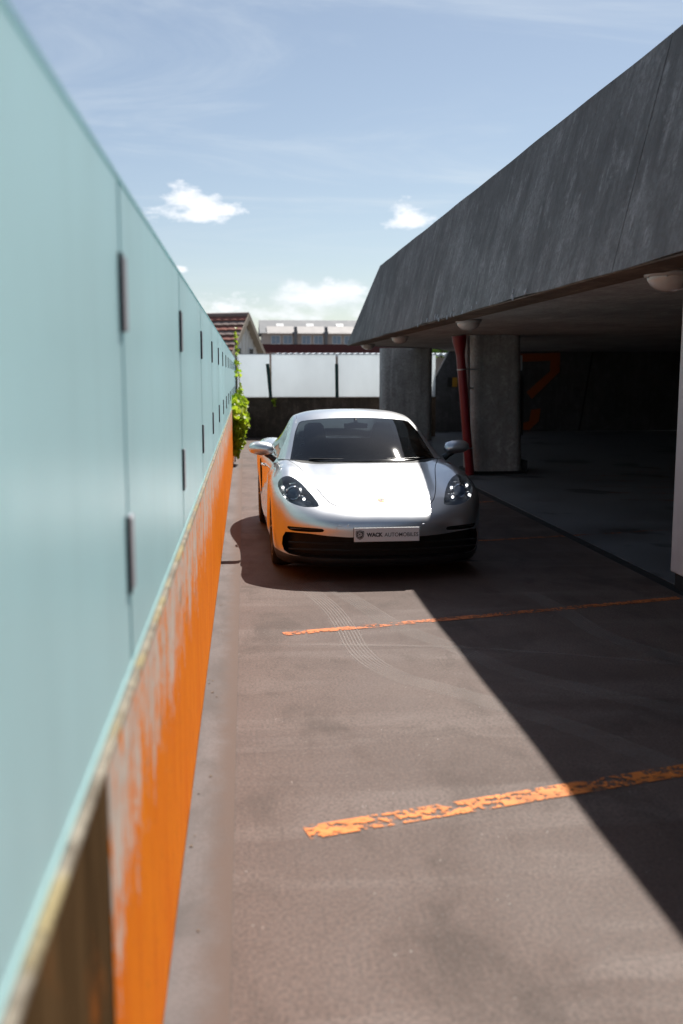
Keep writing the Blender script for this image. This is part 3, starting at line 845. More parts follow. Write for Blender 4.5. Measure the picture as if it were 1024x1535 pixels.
# ------------------------------------------------------------------ car body surface (half, x >= 0)
# car space: x across, y from the nose backwards, z up.  Rows run from the centre line outwards to the sill / wheel arch.
BODY_ROWS = [
 # lip underside
 [(0,.085,.125),(.28,.095,.125),(.48,.125,.125),(.62,.185,.125),(.72,.26,.128),(.80,.36,.13),(.845,.46,.138),(.862,.54,.15),(.865,.60,.16),(.85,.605,.16),(.80,.61,.16)],
 # lip front
 [(0,.03,.165),(.28,.04,.165),(.48,.075,.165),(.63,.14,.167),(.735,.225,.17),(.815,.335,.176),(.862,.45,.185),(.878,.53,.20),(.880,.592,.21),(.865,.597,.21),(.81,.60,.21)],
 [(0,.012,.25),(.28,.022,.25),(.48,.058,.25),(.64,.125,.252),(.75,.215,.255),(.83,.33,.26),(.874,.45,.27),(.888,.525,.28),(.889,.582,.285),(.874,.587,.285),(.82,.59,.285)],
 [(0,.004,.36),(.28,.014,.36),(.48,.05,.36),(.64,.12,.362),(.757,.212,.366),(.838,.33,.372),(.881,.45,.38),(.893,.525,.385),(.894,.577,.39),(.879,.582,.39),(.825,.585,.39)],
 # bumper upper face
 [(0,.004,.455),(.28,.016,.455),(.48,.055,.457),(.64,.128,.462),(.76,.225,.47),(.842,.345,.48),(.886,.46,.492),(.897,.54,.495),(.898,.598,.485),(.883,.602,.48),(.83,.605,.47)],
 [(0,.05,.525),(.28,.062,.525),(.47,.105,.53),(.63,.182,.542),(.752,.28,.56),(.838,.385,.58),(.886,.485,.597),(.899,.565,.592),(.90,.635,.565),(.885,.638,.557),(.83,.64,.545)],
 # hood leading edge
 [(0,.15,.585),(.27,.163,.585),(.46,.21,.59),(.61,.285,.612),(.735,.375,.645),(.828,.465,.668),(.882,.56,.672),(.899,.645,.652),(.902,.705,.62),(.887,.707,.61),(.83,.708,.595)],
 # headlight middle
 [(0,.35,.662),(.26,.362,.664),(.44,.395,.664),(.575,.45,.684),(.705,.525,.738),(.81,.60,.752),(.876,.685,.725),(.899,.755,.695),(.902,.81,.672),(.887,.81,.66),(.83,.81,.645)],
 # fender crown behind the headlight
 [(0,.65,.742),(.25,.66,.743),(.43,.675,.738),(.56,.70,.748),(.69,.74,.808),(.795,.785,.805),(.871,.835,.763),(.897,.875,.725),(.90,.90,.701),(.885,.90,.689),(.83,.90,.675)],
 [(0,.95,.812),(.25,.955,.811),(.43,.962,.802),(.56,.97,.803),(.685,.985,.845),(.79,1.005,.836),(.866,1.035,.785),(.893,1.06,.72),(.896,1.075,.678),(.881,1.075,.668),(.83,1.075,.65)],
 [(0,1.18,.858),(.25,1.187,.856),(.43,1.20,.845),(.56,1.21,.843),(.685,1.22,.862),(.787,1.23,.845),(.86,1.245,.79),(.884,1.252,.69),(.889,1.265,.52),(.878,1.295,.40),(.84,1.30,.32)],
 # cowl, front of the door
 [(0,1.32,.872),(.25,1.325,.872),(.43,1.335,.866),(.56,1.345,.866),(.69,1.355,.872),(.785,1.36,.848),(.856,1.365,.79),(.876,1.37,.67),(.884,1.37,.45),(.883,1.375,.27),(.85,1.38,.16)],
 [(0,1.55,.85),(.25,1.55,.85),(.43,1.55,.855),(.56,1.55,.865),(.69,1.55,.874),(.78,1.55,.85),(.85,1.55,.79),(.870,1.55,.66),(.882,1.55,.45),(.885,1.55,.27),(.85,1.55,.16)],
 [(0,1.95,.85),(.25,1.95,.85),(.43,1.95,.855),(.56,1.95,.865),(.69,1.95,.877),(.78,1.95,.853),(.848,1.95,.79),(.868,1.95,.66),(.882,1.95,.45),(.886,1.95,.27),(.85,1.95,.16)],
 [(0,2.4,.85),(.25,2.4,.85),(.43,2.4,.855),(.57,2.4,.87),(.70,2.4,.886),(.80,2.4,.862),(.866,2.4,.80),(.874,2.4,.66),(.882,2.4,.45),(.888,2.4,.27),(.855,2.4,.16)],
 [(0,2.8,.86),(.25,2.8,.86),(.43,2.8,.865),(.58,2.8,.88),(.72,2.8,.902),(.835,2.8,.882),(.896,2.8,.82),(.896,2.8,.67),(.888,2.8,.46),(.888,2.8,.28),(.86,2.8,.17)],
 [(0,3.06,.87),(.25,3.06,.87),(.43,3.06,.875),(.58,3.06,.89),(.73,3.06,.912),(.85,3.06,.893),(.909,3.06,.83),(.908,3.05,.70),(.90,3.04,.50),(.885,3.035,.40),(.83,3.03,.30)],
 [(0,3.415,.875),(.25,3.415,.875),(.43,3.415,.88),(.58,3.415,.893),(.72,3.415,.91),(.845,3.415,.895),(.91,3.415,.845),(.914,3.415,.79),(.912,3.415,.725),(.897,3.415,.712),(.83,3.415,.70)],
 [(0,3.77,.875),(.25,3.77,.875),(.43,3.77,.878),(.57,3.77,.885),(.70,3.77,.893),(.82,3.77,.878),(.888,3.77,.82),(.897,3.78,.69),(.892,3.79,.50),(.877,3.795,.40),(.83,3.80,.30)],
 [(0,4.05,.87),(.25,4.05,.87),(.42,4.05,.868),(.54,4.04,.865),(.66,4.02,.862),(.77,4.0,.84),(.84,3.98,.78),(.86,3.96,.65),(.86,3.95,.45),(.85,3.94,.30),(.82,3.93,.20)],
 [(0,4.27,.845),(.25,4.26,.842),(.42,4.24,.836),(.54,4.21,.828),(.65,4.17,.818),(.75,4.13,.79),(.815,4.09,.74),(.84,4.06,.62),(.845,4.04,.45),(.835,4.02,.30),(.80,4.0,.20)],
 [(0,4.36,.62),(.25,4.355,.62),(.42,4.34,.62),(.54,4.31,.615),(.65,4.26,.61),(.74,4.2,.60),(.80,4.15,.575),(.83,4.11,.52),(.835,4.08,.42),(.825,4.05,.30),(.79,4.03,.20)],
 [(0,4.32,.26),(.25,4.32,.26),(.42,4.30,.26),(.54,4.27,.26),(.65,4.22,.26),(.73,4.17,.26),(.785,4.13,.26),(.81,4.10,.255),(.815,4.07,.25),(.805,4.05,.24),(.78,4.03,.20)],
]
CABIN_ROWS = [
 [(0,1.20,.872),(.25,1.215,.872),(.48,1.28,.872),(.665,1.395,.875),(.735,1.47,.874),(.757,1.53,.866),(.775,1.58,.858)],
 [(0,1.46,1.003),(.24,1.475,1.001),(.455,1.53,.993),(.625,1.63,.982),(.692,1.69,.972),(.735,1.74,.925),(.775,1.78,.86)],
 [(0,1.725,1.117),(.23,1.738,1.114),(.43,1.78,1.103),(.585,1.86,1.086),(.648,1.91,1.070),(.716,1.94,.965),(.775,1.96,.862)],
 [(0,1.99,1.210),(.22,2.0,1.206),(.405,2.03,1.193),(.545,2.09,1.172),(.610,2.13,1.148),(.702,2.14,1.0),(.777,2.15,.864)],
 [(0,2.22,1.258),(.215,2.225,1.254),(.395,2.245,1.240),(.530,2.28,1.212),(.595,2.31,1.178),(.695,2.32,1.015),(.780,2.33,.868)],
 [(0,2.5,1.274),(.21,2.5,1.270),(.39,2.505,1.256),(.525,2.52,1.225),(.590,2.53,1.185),(.692,2.54,1.018),(.788,2.55,.872)],
 [(0,2.85,1.246),(.21,2.85,1.242),(.385,2.85,1.227),(.515,2.86,1.192),(.578,2.87,1.150),(.685,2.87,1.0),(.80,2.87,.885)],
 [(0,3.25,1.15),(.20,3.25,1.147),(.37,3.25,1.132),(.485,3.25,1.098),(.545,3.25,1.06),(.65,3.25,.965),(.80,3.25,.897)],
 [(0,3.65,1.02),(.20,3.65,1.017),(.35,3.65,1.005),(.46,3.65,.982),(.52,3.65,.958),(.61,3.65,.922),(.76,3.65,.89)],
 [(0,4.02,.885),(.20,4.02,.883),(.34,4.02,.88),(.44,4.01,.876),(.50,4.0,.872),(.59,3.98,.868),(.70,3.95,.858)],
]

BODY_ROWS = np.array(BODY_ROWS, float)
BODY_ROWS[0:11, 5:, 0] *= .978                    # the nose is a little narrower than the haunches
for _r, _d in ((15, .018), (16, .034), (17, .040), (18, .026), (19, .008)):
    BODY_ROWS[_r, 3:7, 2] += np.array([.5, 1., .95, .6])*_d
CABIN_ROWS = np.array(CABIN_ROWS, float)
CABIN_ROWS[:, :, 2] += np.clip((CABIN_ROWS[:, :, 2]-.95)/.3, 0, 1)*.02
CABIN_ROWS[0:3, 3, 0] += .015
CABIN_ROWS[8:, 4:, 2] += .012
CABIN_ROWS[1, :3, 2] += .010                       # rake and crown of the windscreen
CABIN_ROWS[2, :3, 2] += .006
CABIN_ROWS[0:3, 1, 1] += .008; CABIN_ROWS[0:3, 2, 1] += .012

def catmull(P, n):
    """Catmull-Rom through the points of axis 0, n samples per span."""
    P = np.asarray(P, float)
    A = np.concatenate([2*P[:1]-P[1:2], P, 2*P[-1:]-P[-2:-1]])
    out, par = [], []
    m = len(P)-1
    for i in range(m):
        p0, p1, p2, p3 = A[i], A[i+1], A[i+2], A[i+3]
        for j in range(n + (1 if i == m-1 else 0)):
            t = j/n
            out.append(.5*((2*p1)+(-p0+p2)*t+(2*p0-5*p1+4*p2-p3)*t*t+(-p0+3*p1-3*p2+p3)*t**3))
            par.append(i+t)
    return np.array(out), np.array(par)

def surface(rows, n, smooth=3):
    """Full (mirrored) smooth grid through the rows: points, normals, parameters u (row) and v (signed column)."""
    G = np.array(rows, float)
    full = np.concatenate([G[:, :0:-1]*np.array([-1, 1, 1]), G], axis=1)
    S, u = catmull(full, n)
    S2, v = catmull(S.transpose(1, 0, 2), n)
    S = S2.transpose(1, 0, 2)
    v = v-(G.shape[1]-1)
    for _ in range(smooth):
        for ax in (0, 1):
            T = S.copy()
            sl = [slice(None)]*3; lo = list(sl); hi = list(sl); mi = list(sl)
            lo[ax] = slice(0, -2); hi[ax] = slice(2, None); mi[ax] = slice(1, -1)
            T[tuple(mi)] = .5*S[tuple(mi)]+.25*(S[tuple(lo)]+S[tuple(hi)])
            S = T
    du = np.gradient(S, axis=0); dv = np.gradient(S, axis=1)
    N = np.cross(dv, du)
    N /= np.maximum(np.linalg.norm(N, axis=2, keepdims=True), 1e-9)
    return S, N, u, v
# ------------------------------------------------------------------ the car: materials
def car_paint():
    k = Nt('silver_paint')
    fl = k.noise(k.coord(), 900, 2, .6); d = k.noise(k.coord(), 3, 5)
    c = k.mix(k.ramp(fl, .3, .7), (.57, .58, .60), (.64, .65, .665))
    k.set(Base_Color=c, Metallic=.95, Roughness=k.ramp(d, .3, .7, .33, .38), Coat_Weight=1.0, Coat_Roughness=.03, Coat_IOR=1.5)
car_paint()
simple('black_trim', (.010, .010, .011), .42, 0., .1, 20)
simple('gloss_black', (.006, .006, .007), .08)
simple('mesh_black', (.006, .006, .006), .7)
simple('tyre_rubber', (.013, .013, .014), .75, 0., .15, 20, .2)
simple('rim_metal', (.07, .07, .075), .3, .9)
simple('brake_disc', (.30, .30, .31), .35, 1.)
simple('caliper_red', (.45, .015, .012), .35)
simple('chrome', (.75, .76, .78), .08, 1.)
simple('dark_chrome', (.10, .105, .11), .18, 1.)
simple('bowl_grey', (.36, .39, .43), .25, .35)
simple('cabin_black', (.012, .012, .013), .7, 0., .1, 20)
simple('seat_leather', (.014, .014, .015), .5, 0., .15, 20)
simple('plate_white', (.66, .67, .70), .45, 0., .02, 4)
simple('plate_ink', (.03, .032, .036), .5, 0., .05, 4)
simple('paper_white', (.75, .76, .74), .6, 0., .04, 4)
simple('paper_green', (.12, .30, .14), .6)
simple('crest_gold', (.42, .19, .02), .4, .1)
simple('crest_red', (.22, .01, .01), .4)
simple('amber', (.75, .25, .02), .2)
def lit(name, col, e):
    k = Nt(name); n = k.noise(k.coord(), 200, 2)
    k.set(Base_Color=k.mix(n, col, tuple(q*.9 for q in col)), Emission_Color=col, Emission_Strength=e, Roughness=.2)
lit('led_white', (1.0, .98, .94), 2.0)
def thin_glass(name, tint, refl=1.45, rough=0.0):
    """Single sheet of glazing: tinted see-through plus a fresnel mirror."""
    k = Nt(name)
    tr = k.n('ShaderNodeBsdfTransparent'); tr.inputs[0].default_value = (*tint, 1)
    gl = k.n('ShaderNodeBsdfGlossy'); gl.inputs['Roughness'].default_value = rough; gl.inputs[0].default_value = (1, 1, 1, 1)
    fr = k.n('ShaderNodeFresnel'); fr.inputs[0].default_value = refl
    dust = k.noise(k.coord(), 6, 5, .6)
    di = k.n('ShaderNodeBsdfDiffuse'); di.inputs[0].default_value = (.5, .5, .5, 1)
    m1 = k.n('ShaderNodeMixShader'); k.L(fr.outputs[0], m1.inputs[0]); k.L(tr.outputs[0], m1.inputs[1]); k.L(gl.outputs[0], m1.inputs[2])
    m2 = k.n('ShaderNodeMixShader'); k.L(k.ramp(dust, .3, .8, .0, .006), m2.inputs[0]); k.L(m1.outputs[0], m2.inputs[1]); k.L(di.outputs[0], m2.inputs[2])
    k.L(m2.outputs[0], k.o.inputs[0])
thin_glass('windscreen_glass', (.10, .12, .13), 1.5, .02)
thin_glass('side_glass', (.30, .34, .34), 1.6, .02)
thin_glass('lamp_cover', (.86, .88, .90), 1.40, .0)

# ------------------------------------------------------------------ cutting a surface along a line
class Patch:
    """verts: x y z nx ny nz u v s (s is a scratch value); faces: vertex index tuples."""
    def __init__(s, V, F): s.V, s.F = V, F
def grid_patch(rows, n):
    S, N, u, v = surface(rows, n)
    R, Cn = S.shape[:2]
    U, W = np.meshgrid(u, v, indexing='ij')
    V = np.concatenate([S.reshape(-1, 3), N.reshape(-1, 3), U.reshape(-1, 1), W.reshape(-1, 1), np.zeros((R*Cn, 1))], 1)
    F = [(r*Cn+c, r*Cn+c+1, (r+1)*Cn+c+1, (r+1)*Cn+c) for r in range(R-1) for c in range(Cn-1)]
    return Patch(V, F)
def compact(V, F):
    used = sorted({i for f in F for i in f}); mp = {a: b for b, a in enumerate(used)}
    return Patch(V[used] if used else V[:0], [tuple(mp[i] for i in f) for f in F])
def split(p, vals):
    """Cut the patch where vals = 0; returns (negative side, positive side)."""
    vals = np.where(np.abs(vals) < 1e-7, 1e-7, vals)
    V = p.V.copy(); V[:, 8] = vals
    sg = vals < 0
    extra, cache = [], {}
    neg, pos = [], []
    def cutv(a, b):
        key = (a, b) if a < b else (b, a)
        if key not in cache:
            t = vals[key[0]]/(vals[key[0]]-vals[key[1]])
            w = V[key[0]]*(1-t)+V[key[1]]*t; w[8] = 0; w[3:6] /= max(np.linalg.norm(w[3:6]), 1e-9)
            cache[key] = len(V)+len(extra); extra.append(w)
        return cache[key]
    for f in p.F:
        s = [sg[i] for i in f]
        if all(s): neg.append(f)
        elif not any(s): pos.append(f)
        else:
            a, b = [], []
            for q in range(len(f)):
                i, j = f[q], f[(q+1) % len(f)]
                (a if sg[i] else b).append(i)
                if sg[i] != sg[j]:
                    c = cutv(i, j); a.append(c); b.append(c)
            if len(a) > 2: neg.append(tuple(a))
            if len(b) > 2: pos.append(tuple(b))
    VV = np.concatenate([V, np.array(extra)]) if extra else V
    return compact(VV, neg), compact(VV, pos)
def join(*ps):
    V = np.concatenate([p.V for p in ps]); F = []; b = 0
    for p in ps:
        F += [tuple(i+b for i in f) for f in p.F]; b += len(p.V)
    return Patch(V, F)
def closed_curve(pts, n=6):
    P = np.array(pts, float); m = len(P); out = []
    for i in range(m):
        a, b, c, d = P[i-1], P[i], P[(i+1) % m], P[(i+2) % m]
        for j in range(n):
            t = j/n; out.append(.5*(2*b+(c-a)*t+(2*a-5*b+4*c-d)*t*t+(3*b-a-3*c+d)*t**3))
    return np.array(out)
def sdf(poly, X, Y):
    """Signed distance to a closed polygon, negative inside."""
    poly = np.array(poly, float); d = np.full(X.shape, 1e9); ins = np.zeros(X.shape, bool)
    for i in range(len(poly)):
        a, b = poly[i], poly[(i+1) % len(poly)]; e = b-a
        t = np.clip(((X-a[0])*e[0]+(Y-a[1])*e[1])/max(e@e, 1e-12), 0, 1)
        d = np.minimum(d, np.hypot(X-a[0]-e[0]*t, Y-a[1]-e[1]*t))
        c = (a[1] > Y) != (b[1] > Y)
        with np.errstate(divide='ignore', invalid='ignore'):
            ins ^= c & (X < (b[0]-a[0])*(Y-a[1])/(b[1]-a[1])+a[0])
    return np.where(ins, -d, d)
def seam(p, fn, g=.003, depth=.014):
    """Panel gap along fn = 0: returns (inside, groove, outside)."""
    ins, rest = split(p, fn(p.V)+g)
    gr, out = split(rest, fn(rest.V)-g)
    a, b = split(gr, fn(gr.V))
    for q in (a, b):
        m = np.abs(q.V[:, 8]) < 2e-7
        q.V[m, :3] -= q.V[m, 3:6]*depth
    return ins, join(a, b), out
def patch_obj(p, name, mat, parent, normals=True, off=None):
    me = bpy.data.meshes.new(name)
    co = p.V[:, :3] if off is None else p.V[:, :3]+off
    me.from_pydata(co.tolist(), [], p.F); me.update()
    me.polygons.foreach_set('use_smooth', [True]*len(me.polygons))
    if normals: me.normals_split_custom_set_from_vertices(p.V[:, 3:6].tolist())
    me.materials.append(MATS[mat]); o = bpy.data.objects.new(name, me); COL.objects.link(o); o.parent = parent
    return o
def border(p):
    cnt = {}
    for f in p.F:
        for q in range(len(f)):
            a, b = f[q], f[(q+1) % len(f)]
            k = (min(a, b), max(a, b)); cnt[k] = None if k in cnt else (a, b)
    return [e for e in cnt.values() if e]
def recess(p, d, shrink=1.0):
    """Walls from the rim of p inwards by d, and the floor of the hollow."""
    d = np.array(d, float); V, F, idx = [], [], {}
    c = p.V[:, :3].mean(0)
    def vid(i, k):
        if (i, k) not in idx:
            q = p.V[i, :3].copy()
            if k: q = c+(q-c)*shrink+d
            idx[(i, k)] = len(V); V.append(q)
        return idx[(i, k)]
    for a, b in border(p): F.append((vid(a, 0), vid(b, 0), vid(b, 1), vid(a, 1)))
    fl = Patch(p.V.copy(), p.F); fl.V[:, :3] = c+(fl.V[:, :3]-c)*shrink+d
    return V, F, fl

# ------------------------------------------------------------------ the car
car = empty('sports_car', (1.095, 7.68, 0), rad(1.0))
tag(car, 'silver two-seat sports car with its nose half in the roof shadow', 'car')
body = grid_patch(BODY_ROWS, 9)
X = lambda V: np.abs(V[:, 0])

# opening for the cabin
cab_poly = [(-.01, 1.26), (.25, 1.275), (.48, 1.34), (.63, 1.43), (.665, 1.55), (.665, 2.75), (-.01, 2.75)]
_, body = split(body, sdf(cab_poly, X(body.V), body.V[:, 1]))
# bonnet
hood_half = [(0, .147), (.2, .157), (.32, .184), (.395, .232), (.445, .32), (.482, .45), (.525, .64), (.565, .86), (.605, 1.05), (.655, 1.22), (.69, 1.335)]
hood_rear = [(.60, 1.285), (.48, 1.235), (.25, 1.17), (0, 1.155)]
hc = catmull(hood_half, 5)[0]
hp = [(-.3, .147)]+[tuple(q) for q in hc]+hood_rear+[(-.3, 1.155)]
fh_ = lambda V: sdf(hp, X(V), V[:, 1])
hood, gr_h, body = seam(body, fh_, .0032, .016)
# cowl between bonnet and windscreen
cowl_poly = [(-.3, 1.14), (.25, 1.16), (.48, 1.22), (.61, 1.275), (.70, 1.36), (.70, 1.5), (-.3, 1.5)]
cowl, body = split(body, sdf(cowl_poly, X(body.V), body.V[:, 1]))
# headlights
hl_poly = closed_curve([(.512, .243), (.552, .40), (.588, .505), (.632, .597), (.70, .672), (.762, .698), (.806, .672), (.822, .60), (.812, .51), (.786, .425), (.736, .335), (.642, .256), (.556, .229)])
head, body = split(body, sdf(hl_poly, X(body.V), body.V[:, 1]))
hl_r, hl_l = split(head, -head.V[:, 0])
# lower air intake and the two slots above it
front = lambda V, f: np.where(V[:, 1] < .5, f, np.maximum(f, .05))
in_poly = [(-.3, .372), (0, .372), (.30, .374), (.46, .384), (.60, .397), (.73, .398), (.782, .392), (.803, .345), (.808, .285), (.792, .232), (.755, .214), (.62, .203), (.2, .196), (0, .196), (-.3, .196)]
intake, body = split(body, front(body.V, sdf(in_poly, X(body.V), body.V[:, 2])))
sl_poly = [(.485, .420), (.505, .412), (.60, .408), (.72, .408), (.752, .414), (.772, .43), (.765, .441), (.66, .443), (.53, .441), (.492, .437)]
slots, body = split(body, front(body.V, sdf(sl_poly, X(body.V), body.V[:, 2])))
sl_r, sl_l = split(slots, -slots.V[:, 0])
# doors and side intakes
dr_poly = [(1.43, 1.0), (1.405, .70), (1.40, .45), (1.46, .27), (1.60, .225), (2.32, .225), (2.46, .30), (2.56, .52), (2.585, .72), (2.56, 1.0)]
side = lambda V, f: np.where(np.abs(V[:, 7]) > 4.4, f, np.maximum(f, .03))
doors, gr_d, body = seam(body, lambda V: side(V, sdf(dr_poly, V[:, 1], V[:, 2])), .003, .012)
si_poly = closed_curve([(2.615, .60), (2.62, .72), (2.68, .785), (2.77, .76), (2.83, .66), (2.85, .52), (2.80, .42), (2.70, .40), (2.64, .46)], 4)
sidein, body = split(body, side(body.V, sdf(si_poly, body.V[:, 1], body.V[:, 2])))
# bumper below the bonnet line, lip, rest
bumper, body = split(body, body.V[:, 6]-5.93)
lip, bumper = split(bumper, bumper.V[:, 6]-1.5)  # lip black runs up over the silver band, painting its shade
rear_b, body = split(body, 20.25-body.V[:, 6])

body_o = patch_obj(body, 'body_shell', 'silver_paint', car)
hood_o = patch_obj(hood, 'bonnet', 'silver_paint', car)
patch_obj(gr_h, 'panel_gap', 'black_trim', body_o, False)
patch_obj(bumper, 'front_bumper', 'silver_paint', car)
patch_obj(rear_b, 'rear_bumper', 'silver_paint', car)
tag(patch_obj(lip, 'spoiler_lip', 'black_trim', car), 'black front lip under the bumper, with shade painted over its silver band')
patch_obj(cowl, 'cowl_panel', 'black_trim', car)
patch_obj(gr_d, 'panel_gap', 'black_trim', body_o, False)
for sgn in (-1, 1):
    d_, _ = split(doors, -sgn*doors.V[:, 0])
    do = patch_obj(d_, 'door', 'silver_paint', car)
    # door handle and sill trim
    hm = MB().tube([(sgn*.868, 2.22, .745), (sgn*.893, 2.25, .750), (sgn*.895, 2.36, .752), (sgn*.872, 2.40, .75)], [.008, .011, .011, .008], 8)
    hm.build('handle', 'silver_paint', do)
    s_, _ = split(sidein, -sgn*sidein.V[:, 0])
    Vv, Ff, fl = recess(s_, (-sgn*.06, .05, 0), .85)
    si = MB().add(Vv, Ff).build('side_intake', 'black_trim', car)
    patch_obj(fl, 'grille', 'mesh_black', si, False)
    for q in range(3):
        z = .5+q*.09
        MB().box(min(sgn*.80, sgn*.845), max(sgn*.80, sgn*.845), 2.66, 2.80, z, z+.012).build('blade', 'black_trim', si)

# intake hollow with grille bars
Vv, Ff, fl = recess(intake, (0, .13, .0), .97)
ig = MB().add(Vv, Ff).build('front_intake', 'black_trim', car)
patch_obj(fl, 'grille_mesh', 'mesh_black', ig, False)
for z in (.262, .315):
    pts = [(x, .07+.0*abs(x)+.28*max(0, abs(x)-.25)**1.6*1.35, z) for x in np.linspace(-.76, .76, 25)]
    MB().tube(pts, .008, 8).build('grille_bar', 'mesh_black', ig)
for part, sgn in ((sl_l, -1), (sl_r, 1)):
    Vv, Ff, fl = recess(part, (0, .055, 0), .96)
    so = MB().add(Vv, Ff).build('lamp_slot', 'gloss_black', car)
    patch_obj(fl, 'slot_back', 'mesh_black', so, False)
    pts = [(sgn*x, .048+.03+.30*max(0, x-.25)**1.6*1.28, .425) for x in np.linspace(.51, .745, 9)]
    MB().tube(pts, .0065, 8).build('light_blade', 'dark_chrome', so)

# headlights: clear cover, dark bowl, projector and four marker lights
LEDS = [(.785, .545, .722), (.640, .505, .708), (.778, .425, .655), (.618, .365, .645)]
for part, sgn in ((hl_l, -1), (hl_r, 1)):
    Vv, Ff, fl = recess(part, (0, .115, -.035), .86)
    h = MB().add(Vv, Ff).build('headlight', 'bowl_grey', car)
    patch_obj(fl, 'reflector_bowl', 'bowl_grey', h, False)
    patch_obj(part, 'cover_lens', 'lamp_cover', h)
    for (x, y, z) in LEDS:
        c = Vector((sgn*(x*.97+.02), y+.035, z-.012))
        MB().lathe([(.001, 0), (.0095, .0), (.011, .004), (.011, .03), (.001, .03)], 16, 'y', c).build('marker_light', 'led_white', h)
        MB().lathe([(.0115, .002), (.021, -.006), (.025, .004), (.025, .05)], 16, 'y', c).build('marker_ring', 'chrome', h)
    c = Vector((sgn*.70, .505, .672))
    prof = [(max(.001, .044*math.sin(a)), -.022*math.cos(a)) for a in np.linspace(0, math.pi/2, 8)]
    MB().lathe(prof, 24, 'y', c).build('projector_lens', 'pane_blue', h)
    MB().lathe([(.045, .0), (.054, -.012), (.060, .0), (.060, .06)], 24, 'y', c).build('projector_ring', 'chrome', h)
    for q in range(4):
        y = .36+q*.085
        MB().tube([(sgn*(.56+q*.035), y+.05, .60+q*.045), (sgn*(.60+q*.04), y+.075, .60+q*.043)], .008, 6).build('reflector_fin', 'chrome', h)
    MB().box(sgn*.60-.015, sgn*.60+.015, .268, .281, .560, .573).build('washer_cap', 'silver_paint', h)

# cabin: windscreen, roof, side windows
cabin = grid_patch(CABIN_ROWS, 9)
def rbox(a, b, lo, hi, half, r):
    """Rounded rectangle in the (u, v) parameters."""
    du = np.abs(a-(lo+hi)/2)-(hi-lo)/2+r; dv = np.abs(b)-half+r
    return np.minimum(np.maximum(du, dv), 0)+np.hypot(np.maximum(du, 0), np.maximum(dv, 0))-r
ws, cabin = split(cabin, rbox(cabin.V[:, 6], cabin.V[:, 7], -.4, 2.98, 2.95, .28))
wg, frit = split(ws, rbox(ws.V[:, 6], ws.V[:, 7], .06, 2.88, 2.84, .25))
rw, cabin = split(cabin, rbox(cabin.V[:, 6], cabin.V[:, 7], 6.5, 8.6, 2.7, .35))
sw_poly = closed_curve([(.55, 5.72), (1.5, 4.75), (2.6, 4.32), (4.2, 4.22), (5.4, 4.28), (6.3, 4.55), (7.0, 5.1), (6.6, 5.55), (5.0, 5.82), (2.5, 5.85)], 6)
sw, cabin = split(cabin, sdf(sw_poly, cabin.V[:, 6], np.abs(cabin.V[:, 7])))
belt, cabin = split(cabin, np.where((cabin.V[:, 6] < 6.3), 5.90-np.abs(cabin.V[:, 7]), .5))
# the roof skin: seams to the side
roof_in, gr_r, cabin = seam(cabin, lambda V: np.maximum(np.maximum(np.abs(V[:, 7])-3.25, 2.9-V[:, 6]), V[:, 6]-6.45), .02, .006)
patch_obj(cabin, 'pillars', 'silver_paint', car)
ro = patch_obj(roof_in, 'roof', 'silver_paint', car)
patch_obj(gr_r, 'roof_groove', 'silver_paint', ro, False)
w_o = patch_obj(wg, 'windscreen', 'windscreen_glass', car)
patch_obj(frit, 'screen_border', 'gloss_black', w_o)
patch_obj(rw, 'rear_window', 'side_glass', car)
patch_obj(belt, 'window_trim', 'black_trim', car)
for sgn in (-1, 1):
    s_, _ = split(sw, -sgn*sw.V[:, 0]); patch_obj(s_, 'side_window', 'side_glass', car)

def on_screen(v, u, lift=0.):
    """Point and normal of the windscreen at parameters (u, v)."""
    i = np.argmin((wg.V[:, 6]-u)**2*9+(wg.V[:, 7]-v)**2)
    return Vector(wg.V[i, :3])+Vector(wg.V[i, 3:6])*lift, Vector(wg.V[i, 3:6])
def sticker(v, u, w, h, mat, lift):
    p, n = on_screen(v, u, lift); ex = Vector((1, 0, 0)); ex = (ex-n*ex.dot(n)).normalized(); ey = n.cross(ex); ey = ey if ey.z > 0 else -ey
    return MB().prism([p-ex*w/2-ey*h/2, p+ex*w/2-ey*h/2, p+ex*w/2+ey*h/2, p-ex*w/2+ey*h/2], n*.0006)
sticker(-2.45, 1.42, .045, .035, 0, -.004).build('paper_label', 'paper_white', w_o)
sticker(-2.45, 1.02, .055, .055, 0, -.004).build('paper_label', 'paper_white', w_o)
sticker(-2.45, 1.02, .030, .020, 0, -.0028).build('label_print', 'plate_ink', w_o)
sticker(-2.52, .33, .06, .018, 0, -.004).build('paper_label', 'paper_white', w_o)
# wipers at the foot of the screen
for x0, x1 in ((-.50, .08), (.0, .56)):
    pts = [Vector((x0+(x1-x0)*t, 1.205+.32*abs(x0+(x1-x0)*t)**2.2+.035, .884+.002+.0*t)) for t in np.linspace(0, 1, 8)]
    MB().tube(pts, .005, 6).build('wiper', 'black_trim', car)

